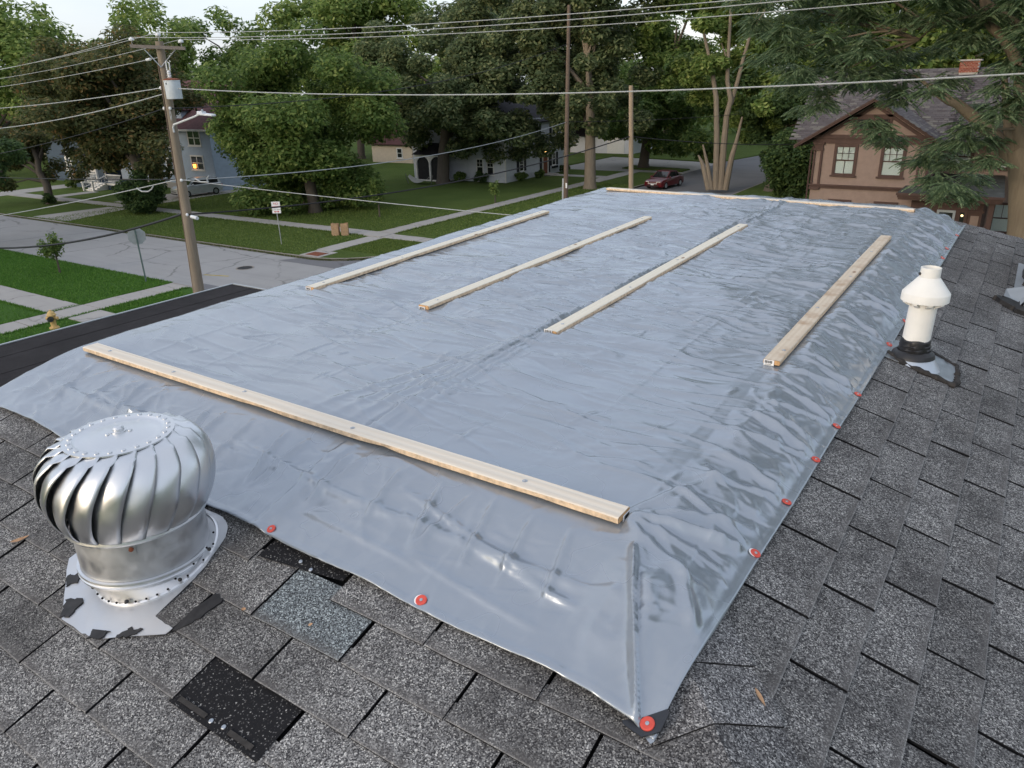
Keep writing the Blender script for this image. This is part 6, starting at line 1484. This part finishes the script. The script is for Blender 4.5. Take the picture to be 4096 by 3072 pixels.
part('wall', MB().box(-97, -84.8, 45.03, 56, GZ - .1, -3.2), 'navy_siding', nv)
NS = Wall((0, 45.03), (1, 0), (0, -1)); siding(nv, NS, -97, -84.8, GZ + .5, -3.2, 'navy_siding', .14)
gable_roof(nv, -97, -84.8, 45.03, 56, -3.2, .8, 'x', .5, 'dark_roof')
window(nv, NS, -88.5, -87.0, -6.9, -5.45, 'white_trim', .16); window(nv, NS, -93, -91.6, -6.9, -5.45, 'white_trim', .16)
for x in (-92.3, -84.95): part('corner_board', MB().box(x, x + .17, 44.9, 45.0, GZ, -3.2), 'white_trim', nv)
pd = part('porch_deck', MB().box(-87.6, -77.2, 42.3, 45, GZ - .1, -7.55), 'navy_siding', nv)
part('deck_fascia', MB().box(-87.65, -77.15, 42.22, 42.3, -7.72, -7.5), 'white_trim', pd)
for x in (-87.4, -83.9, -81.9): part('porch_column', MB().box(x - .09, x + .09, 42.32, 42.5, -7.55, -5.0), 'white_trim', nv)
part('porch_beam', MB().box(-87.6, -81.8, 42.3, 42.55, -5.0, -4.75), 'white_trim', nv); roof_slab(nv, [(-87.9, 42, -4.75), (-81.6, 42, -4.75), (-81.6, 45, -4.1), (-87.9, 45, -4.1)], .1, 'dark_roof', 'porch_roof')
stp = part('stairs', MB(), 'white_trim', nv) if False else None
sm = MB()
for i in range(5): sm.box(-81.8, -80.0, 40.8 + i * .3, 41.1 + i * .3, GZ, GZ + .14 * (i + 1))
stp = part('stairs', sm, 'white_trim', nv)
for x in (-81.85, -79.95):
    rm = MB(); rm.tube([(x, 40.7, GZ + .95), (x, 42.3, -6.75)], .05, 4); rm.tube([(x, 40.7, GZ + .35), (x, 42.3, -7.35)], .04, 4); rm.box(x - .08, x + .08, 40.6, 40.76, GZ, GZ + 1.05)
    for i in range(4): rm.tube([(x, 41 + i * .35, GZ + .3 + i * .16), (x, 41 + i * .35, GZ + 1.05 + i * .16)], .02, 4)
    part('stair_rail', rm, 'white_trim', stp)
rm = MB()
for (a, b) in ((-79.9, -77.3), (-83.8, -81.9), (-87.4, -83.9)):
    rm.box(a, b, 42.32, 42.40, -6.72, -6.62); rm.box(a, b, 42.33, 42.39, -7.42, -7.36)
    for i in range(int((b - a) / .22)): rm.box(a + .1 + i * .22, a + .15 + i * .22, 42.34, 42.38, -7.38, -6.7)
part('porch_rail', rm, 'white_trim', nv)
rh = thing('red_roof_house', 'house with a bright red roof and brick chimney over the trees at far left', 'house', (-141, 66, GZ))
part('wall', MB().box(-150, -133, 62, 74, GZ, -2.2), 'cream_siding', rh); gable_roof(rh, -150, -133, 62, 74, -2.6, 1.2, 'x', .6, 'red_roof'); part('chimney', MB().box(-141, -140.2, 65.5, 66.4, -1.5, 1.7), 'brick', rh)
ys_ = thing('cream_house', 'cream coloured house with a maroon roof glimpsed between the maple and the oak', 'house', (-68, 79, GZ))
part('wall', MB().box(-73, -66, 75, 84, GZ - .1, -5.6), 'cream_siding', ys_); gable_roof(ys_, -73, -66, 75, 84, -5.6, -3.2, 'x', .5, 'maroon_roof')
window(ys_, Wall((0, 75), (1, 0), (0, -1)), -68.6, -67.6, -7.6, -6.3, 'white_trim', .1)
gr = thing('white_garage', 'low white building seen under the branches behind the grey tree trunk', 'garage', (-49, 98, GZ))
part('wall', MB().box(-54, -44.5, 95, 103, GZ - .1, -5.7), 'white_siding', gr); gable_roof(gr, -54, -44.5, 95, 103, -5.7, -3.6, 'x', .4, 'dark_roof')
part('garage_door', MB().box(-48.2, -45.6, 94.94, 95, GZ, -6.1), 'white_trim', gr)

# ------------------------------------------------------------------ trees
def leaf_cards(P, Nn, a, b):
    """rhombic leaves at P facing Nn"""
    n = len(P); r = rng.normal(size=(n, 3)); t = r - Nn * (r * Nn).sum(1, keepdims=True); t /= np.linalg.norm(t, axis=1, keepdims=True) + 1e-9
    s = np.cross(Nn, t); A = (a * rng.uniform(.65, 1.35, n))[:, None]; B = (b * rng.uniform(.7, 1.3, n))[:, None]
    Vt = np.stack([P - t * A, P + s * B - Nn * B * .25, P + t * A, P - s * B - Nn * B * .25], 1).reshape(-1, 3)
    return Vt, np.arange(4 * n).reshape(n, 4)
def crown_leaves(cl, rc, n, size, flat=.7):
    """cl: clump centres, rc: clump radii"""
    k = len(cl); w = rc ** 2; idx_ = rng.choice(k, n, p=w / w.sum())
    g_ = rng.normal(size=(n, 3)); d = g_ / np.linalg.norm(g_, axis=1, keepdims=True); rad = rng.random(n) ** .42
    off = d * rad[:, None] * rc[idx_][:, None]; off[:, 2] *= flat
    P = cl[idx_] + off
    N_ = d * .55 + np.array([0, 0, .75]) + rng.normal(size=(n, 3)) * .42; N_ /= np.linalg.norm(N_, axis=1, keepdims=True)
    return leaf_cards(P, N_, size, size * .52)
def tree(name, label, base, ctr, rad, leaf, n, size, bark='bark', nclump=70, tr=.32, seed=1, stems=None, limbs=9, group=None, cat='tree', crown='crown', rcf=.30, bias=.42, lump=.28, cut=None, gz=None):
    global rng
    rng = np.random.default_rng(seed * 13 + 5); rd = random.Random(seed)
    gz = GZ if gz is None else gz
    t = thing(name, label, cat, (base[0], base[1], gz), 0, group)
    d = rng.normal(size=(nclump, 3)); d /= np.linalg.norm(d, axis=1, keepdims=True)
    ph = rng.uniform(0, 6.28, 6)
    lm_ = 1 + lump * (np.sin(d[:, 0] * 3.1 + ph[0]) * np.cos(d[:, 1] * 2.7 + ph[1]) + .7 * np.sin(d[:, 2] * 4.3 + d[:, 0] * 2 + ph[2]))
    q = rng.random(nclump) ** bias
    R3 = np.array(rad); cl = np.array(ctr) + d * (q * lm_)[:, None] * R3
    rc = rcf * min(R3[0], R3[1]) * rng.uniform(.7, 1.25, nclump)
    cl[:, 2] = np.maximum(cl[:, 2], gz + .3 + rc * .5)
    if cut is not None: k = cut(cl); cl, rc = cl[k], rc[k]
    Vt, Ft = crown_leaves(cl, rc, n, size)
    big(crown, Vt, Ft, leaf, t)
    B0 = Vector((base[0], base[1], gz))
    if stems is None:
        top = Vector((ctr[0] * .6 + base[0] * .4, ctr[1] * .6 + base[1] * .4, ctr[2] + rad[2] * .35))
        pts = [B0 - Vector((0, 0, .2)), B0 + Vector((0, 0, .5))]
        for i in range(1, 6):
            f = i / 5; p = (B0 + Vector((0, 0, .5))).lerp(top, f); pts.append(p + Vector((rd.uniform(-.15, .15), rd.uniform(-.15, .15), 0)) * (1 - f * .5))
        part('trunk', MB().tube(pts, [tr * 1.45, tr * 1.05, tr * .95, tr * .8, tr * .62, tr * .42, tr * .22], 10), bark, t, True)
        order = sorted(range(len(cl)), key=lambda i: rd.random())[:limbs]
        for i in order:
            c = Vector(cl[i]); f = min(.9, max(.25, (c.z - gz) / (top.z - gz) * .6)); a = (B0 + Vector((0, 0, .5))).lerp(top, f)
            m_ = a.lerp(c, .5) + Vector((rd.uniform(-.4, .4), rd.uniform(-.4, .4), .12 * (c - a).length))
            part('branch', MB().tube([a, m_, c], [tr * .42, tr * .24, tr * .06], 6), bark, t, True)
    else:
        for s in stems: part('trunk', MB().tube(*s, 9), bark, t, True)
    return t
def shrub(name, label, base, r, leaf, n, size, seed, group=None, stem=True, cat='shrub', z0=0, gz=None, nclump=26):
    global rng
    rng = np.random.default_rng(seed * 7 + 3); gz = GZ if gz is None else gz
    t = thing(name, label, cat, (base[0], base[1], gz), 0, group); r = np.array(r)
    d = rng.normal(size=(nclump, 3)); d /= np.linalg.norm(d, axis=1, keepdims=True); cl = np.array([base[0], base[1], gz + z0 + r[2]]) + d * r * .72 * (rng.random(nclump) ** .35)[:, None]
    rc = np.full(nclump, .42 * r.min()); cl[:, 2] = np.maximum(cl[:, 2], gz + z0 + .25 * r[2])
    Vt, Ft = crown_leaves(cl, rc, n, size, .9); Vt[:, 2] = np.maximum(Vt[:, 2], gz + .02)
    big('foliage', Vt, Ft, leaf, t)
    if stem: part('stem', MB().tube([(base[0], base[1], gz - .1), (base[0] + .05, base[1], gz + z0 + r[2])], [.07, .03], 6), 'bark', t, True)
    return t
T = 'street and garden trees'
tree('maple_tree', 'dark reddish green maple with a round bush at its foot, left of the wooden pole', (-62.7, 35.9), (-66.0, 37.0, .4), (7.4, 6.2, 6.6), 'leaf_maple_dark', 58000, .20, nclump=95, tr=.5, seed=1, rcf=.28)
tree('leaning_tree', 'small leaning tree on the far parkway at the far left', (-75.2, 33.9), (-77.5, 34.2, -3.2), (3.9, 3.6, 3.6), 'leaf_maple_dark', 12000, .18, nclump=30, tr=.36, seed=2)
tree('linden_tree', 'dense dark green tree sweeping to the lawn, behind the no parking sign', (-47.2, 41.0), (-50.2, 42.4, -2.2), (8.7, 6.4, 6.9), 'leaf_green', 76000, .19, nclump=110, tr=.46, seed=3, rcf=.28, bias=.36)
tree('oak_tree', 'large olive green oak in front of the white house', (-49.2, 60.2), (-46.2, 60.8, 1.0), (10.2, 5.8, 7.8), 'leaf_oak', 80000, .22, nclump=140, tr=.62, seed=4, rcf=.26)
tree('street_tree', 'tree with a thick pale trunk just right of the tall leaning pole', (-33.2, 62.0), (-35.0, 64.0, 3.6), (6.6, 4.8, 8.6), 'leaf_oak', 46000, .22, 'bark_pale', nclump=80, tr=.52, seed=5, rcf=.3)
STM = []
for i, s in enumerate(STEMS):
    r0 = (.26, .26, .28, .30, .30, .20, .10, .10, .09)[i]; STM.append((s, [r0 * (1 - .72 * k / (len(s) - 1)) for k in range(len(s))]))
tree('multi_stem_tree', 'tall tree with several pale trunks rising together from the kerb beyond the far board', (-21.9, 64.3), (-22.6, 67.6, 4.6), (9.4, 4.2, 9.4), 'leaf_light', 56000, .22, 'bark_pale', nclump=120, seed=6, stems=STM, rcf=.26, bias=.5, cut=lambda c: (c[:, 1] > 65.0) | (rng.random(len(c)) < .75))
tree('roadside_tree', 'dark tree with a crooked black trunk between the road and the brown house', (-17.8, 66.7), (-16.2, 67.6, -2.6), (4.6, 3.6, 4.4), 'leaf_dark', 20000, .2, nclump=45, tr=.55, seed=7)
tree('kerb_maple', 'broad green maple spreading low over the road behind the red car', (-36.2, 80.5), (-34.5, 80.0, -2.2), (8.8, 5.0, 4.6), 'leaf_green', 30000, .24, nclump=70, tr=.55, seed=8)
bgt = [('tall_tree', 'tallest light green tree crown, left of the middle of the skyline', (-78, 78), (-77, 79, 5.5), (12.6, 8, 11.5), 'leaf_light', 27200, 9),
       ('tall_tree', 'tall olive tree crown just right of the tallest crown on the skyline', (-62, 84), (-60, 85, 6.2), (8.6, 7, 9.6), 'leaf_oak', 19200, 10),
       ('far_tree', 'light green tree crown behind the dark maple at the far left', (-108, 44), (-106, 48, 4.2), (11, 8, 8.4), 'leaf_light', 16000, 11),
       ('far_tree', 'green tree crown behind the top of the wooden utility pole', (-106, 62), (-104, 63, 4.6), (10.5, 7, 8.2), 'leaf_light', 16000, 12),
       ('far_tree', 'green tree crown right of the wooden utility pole on the skyline', (-100, 75), (-97, 77, 3.4), (11, 7, 8.0), 'leaf_green', 16000, 13),
       ('far_tree', 'dark tree crown at the left edge of the sky', (-112, 34), (-111, 35, 7.0), (6.5, 6, 7.5), 'leaf_dark', 11200, 14),
       ('far_tree', 'green tree behind the white house roof', (-54, 96), (-53, 97, 2.6), (10, 7, 9.4), 'leaf_oak', 17600, 15),
       ('far_tree', 'green tree crown behind the tall leaning pole', (-41, 98), (-40, 99, 4.0), (8.5, 7, 9.0), 'leaf_green', 16000, 16),
       ('far_tree', 'green tree at the end of the road, behind the pale trunks', (-31, 118), (-30, 118, 2.5), (9, 7, 10.6), 'leaf_green', 14400, 17),
       ('far_tree', 'bushy tree beyond the bend of the road', (-21, 128), (-20, 128, .5), (10, 7, 9.0), 'leaf_green', 14400, 18),
       ('far_tree', 'dark tree standing behind the crooked roadside tree', (-14, 82), (-14.5, 83, 2.4), (7.5, 6, 9.2), 'leaf_green', 17600, 19),
       ('far_tree', 'light green tree behind the left end of the brown house roof', (-8.5, 76), (-8, 77, 5), (8, 6, 9.5), 'leaf_light', 17600, 20),
       ('far_tree', 'light green tree behind the brick chimney of the brown house', (4, 74), (4, 75, 5), (9, 6, 9.6), 'leaf_light', 16000, 21)]
for nm, lb, b, c, r_, lf, n, sd in bgt: tree(nm, lb, b, c, r_, lf, n, .34, nclump=60, tr=.5, seed=sd, limbs=6, rcf=.33)
# far mass of trees closing the view; its unseen part is added to darken reflections
rng = np.random.default_rng(77)
k = 170; ang = rng.uniform(R(84), R(178), k); dist = rng.uniform(140, 190, k)
k2 = 200; ang = np.concatenate([ang, rng.uniform(R(-182), R(84), k2)]); dist = np.concatenate([dist, rng.uniform(60, 110, k2)]); k += k2
cl = np.stack([dist * np.cos(ang), dist * np.sin(ang), rng.uniform(-7, 6, k)], 1)
Vt, Ft = crown_leaves(cl, np.full(k, 7.0), 90000, .66)
tag(big('treeline', Vt, Ft, 'leaf_green'), kind='stuff')
# blades of grass that roughen the lawns and lap over the paving edges
rng = np.random.default_rng(91)
def blades(n, x0, x1, y0, y1, h=.075, w=.022):
    P = np.stack([rng.uniform(x0, x1, n), rng.uniform(y0, y1, n), np.full(n, GZ)], 1); a = rng.uniform(0, 6.28, n); hh = h * rng.uniform(.5, 1.5, n)
    d = np.stack([np.cos(a), np.sin(a), np.zeros(n)], 1) * w; l = rng.normal(size=(n, 3)) * [h * .5, h * .5, 0]; l[:, 2] = hh
    return np.stack([P - d, P + d, P + l], 1)
GR = [blades(26000, -60, -36.05, 15.9, 20.6), blades(7000, -60, -36, 6, 14.1), blades(9000, -34.2, -30.0, 15.9, 19.6), blades(9000, -34.2, -29, 4, 14.1)]
for x in (-36.0, -34.28): GR.append(blades(2600, x - .08, x + .08, 4, 20.4, .09))
for y in (14.15, 15.85, 20.6): GR.append(blades(3000, -60, -36, y - .08, y + .08, .09))
GR = np.concatenate(GR).reshape(-1, 3); tag(big('grass', GR, np.arange(len(GR)).reshape(-1, 3), 'leaf_grass', None), kind='stuff')
GR = [blades(16000, -66, -35.6, 28.75, 35.0, .08, .03), blades(16000, -66, -36.3, 36.8, 46, .08, .03), blades(5000, -34.1, -30, 31, 35, .08, .03), blades(9000, -34.4, -30.2, 37, 66, .08, .03)]
for y in (28.7, 35.1, 36.7): GR.append(blades(3600, -75, -36.2, y - .09, y + .09, .10, .03))
for x in (-36.15, -34.55): GR.append(blades(2600, x - .08, x + .08, 36.7, 66, .10, .03))
GR = np.concatenate(GR).reshape(-1, 3); tag(big('grass', GR, np.arange(len(GR)).reshape(-1, 3), 'leaf_grass_far', None), kind='stuff')
# shrubs, hedge and young trees
shrub('round_bush', 'round dark bush around the trunk of the dark maple', (-60.6, 34.4), (2.9, 2.2, 1.75), 'leaf_dark', 12000, .15, 1, stem=False)
shrub('ivy_mound', 'tall glossy green mound of shrub beside the brown house', (-14.6, 59.5), (2.6, 2.2, 2.9), 'leaf_dark', 16000, .16, 2, stem=False, nclump=50)
shrub('columnar_tree', 'slim columnar young tree on the lawn left of the screened porch', (-40.6, 41.5), (.62, .6, 1.55), 'leaf_green', 2600, .11, 3, cat='young tree', z0=.6)
shrub('slim_shrub', 'slim shrub at the edge of the dark tree skirt', (-51.8, 43.9), (.6, .6, 1.3), 'leaf_green', 2000, .12, 4)
shrub('young_sapling', 'thin young sapling on the near lawn strip at the left', (-44.25, 19.0), (.85, .8, .95), 'leaf_green', 900, .10, 5, cat='sapling', z0=.5)
shrub('staked_sapling', 'thin pale leaved sapling beside the sidewalk in front of the white house', (-36.1, 50.7), (.55, .5, .95), 'leaf_light', 420, .10, 6, cat='sapling', z0=.35)
for i, (x, y, r, lb) in enumerate(((-42.2, 67.6, .8, 'low dark shrub left of the lit door of the white house'), (-42.1, 72.6, .75, 'low shrub under the right window of the white house'), (-42.4, 64.6, .9, 'dark shrub at the near corner of the white house'), (-45.6, 61.6, 1.0, 'loose shrub under the side windows of the white house'), (-48.0, 61.5, .9, 'shrub between the porch and the side windows of the white house'), (-77.0, 41.6, .7, 'small green shrub right of the white stairs'), (-84.5, 41.0, 1.0, 'dark shrub left of the white stairs'), (-74.3, 33.5, .9, 'low plants around the foot of the leaning tree'))):
    shrub('garden_shrub', lb, (x, y), (r, r, r * .62), 'leaf_dark' if i % 2 else 'leaf_green', 1500, .11, 20 + i, 'garden shrubs by the houses', False, nclump=14)
# branch tips of a tree standing just outside the left edge
tree('overhanging_tree', 'dark tree whose low branches hang in from the left edge over the sidewalk', (-70.6, 30.6 + 3.2), (-69.0, 29.4, -4.1), (2.6, 2.2, 3.1), 'leaf_dark', 9000, .16, nclump=26, tr=.3, seed=31, limbs=5) if False else None
tree('overhanging_tree', 'dark tree whose branches hang in at the left edge of the view', (-60.5, 18.2), (-58.6, 20.6, -2.6), (4.0, 3.2, 3.6), 'leaf_dark', 13000, .15, nclump=34, tr=.35, seed=31, limbs=6)

# honey locust at the right: feathery compound leaves in drooping fans
lt = thing('locust_tree', 'large feathery locust tree with a thick trunk at the right edge, overhanging the brown house', 'tree', (1.0, 26, GZ))
rng = np.random.default_rng(5)
cl = np.array(LOC)
xt = rng.uniform([1, 23.5, .5], [9, 29, 8], (90, 3))
xd = rng.normal(size=(900, 3)); xd /= np.linalg.norm(xd, axis=1, keepdims=True)
xt_unseen = np.array([3.0, 21.5, 11.5]) + xd * (rng.random(900) ** .4)[:, None] * np.array([9.5, 9.5, 9.0])  # unseen upper crown, added and shaped to darken what the tarp reflects
xt_unseen = xt_unseen[xt_unseen[:, 2] > 6.0][:520]
def sprays(cl, per, spread, drop, K=9, lw=.026, ll=.105):
    n = len(cl) * per; c = np.repeat(cl, per, 0)
    ph = rng.uniform(0, 2 * np.pi, n); d = np.stack([np.cos(ph), np.sin(ph), rng.uniform(-.45, .1, n)], 1)
    o = c + d * rng.uniform(0, spread, n)[:, None] + rng.normal(size=(n, 3)) * [spread * .32, spread * .32, spread * .22]
    L = rng.uniform(.22, .38, n); s = np.stack([-np.sin(ph), np.cos(ph), rng.normal(0, .25, n)], 1)
    VV = []
    for k in range(K):
        q = (k + .6) / K; r = o + d * (L * q)[:, None]; r[:, 2] -= drop * L * q * q
        for sg in (-1, 1):
            tip = r + (s * sg * .85 + d * .25) * ll * (1 - .45 * q); tip[:, 2] -= .028
            w_ = d * lw
            VV.append(np.stack([r - w_, (r + tip) / 2 - w_ * 1.2, tip, (r + tip) / 2 + w_ * 1.2], 1))
    V_ = np.concatenate(VV, 0).reshape(-1, 3)
    return V_, np.arange(len(V_)).reshape(-1, 4)
Va, Fa = sprays(cl, 84, .40, .30); Vb, Fb = sprays(np.concatenate([xt, xt_unseen]), 24, .95, .45, 5, .05, .16)
big('crown', np.concatenate([Va, Vb]), np.concatenate([Fa, Fb + len(Va)]), 'leaf_locust', lt)
LR = [(.56, .50, .46, .40, .33), (.24, .22, .20, .18, .16, .14, .13, .10), (.2, .15, .12, .1, .07), (.26, .2, .17, .12), (.15, .14, .13, .12, .10, .08), (.11, .10, .09, .07, .05), (.06, .05, .04, .03, .015)]
for i, (s, r_) in enumerate(zip(LBR, LR)):
    s = [Vector(p) for p in s]; r_ = list(r_)
    if i == 0: s = [Vector((1.05, 26, GZ - .2)), Vector((1.0, 26, -6))] + [p + Vector((.18, 0, 0)) for p in s]; r_ = [.75, .60] + r_
    part('trunk' if i == 0 else 'branch', MB().tube(s, r_, 14), 'bark_locust', lt, True)
rd = random.Random(8)
for i in range(20):
    c = Vector(cl[rd.randrange(len(cl))]); a = min((Vector(p) for s in LBR[1:] for p in s), key=lambda p: (p - c).length + rd.uniform(0, 3.0))
    m_ = a.lerp(c, .5) + Vector((0, 0, .12)); part('branch', MB().tube([a, m_, c], [.05, .03, .012], 5), 'bark_locust', lt, True)
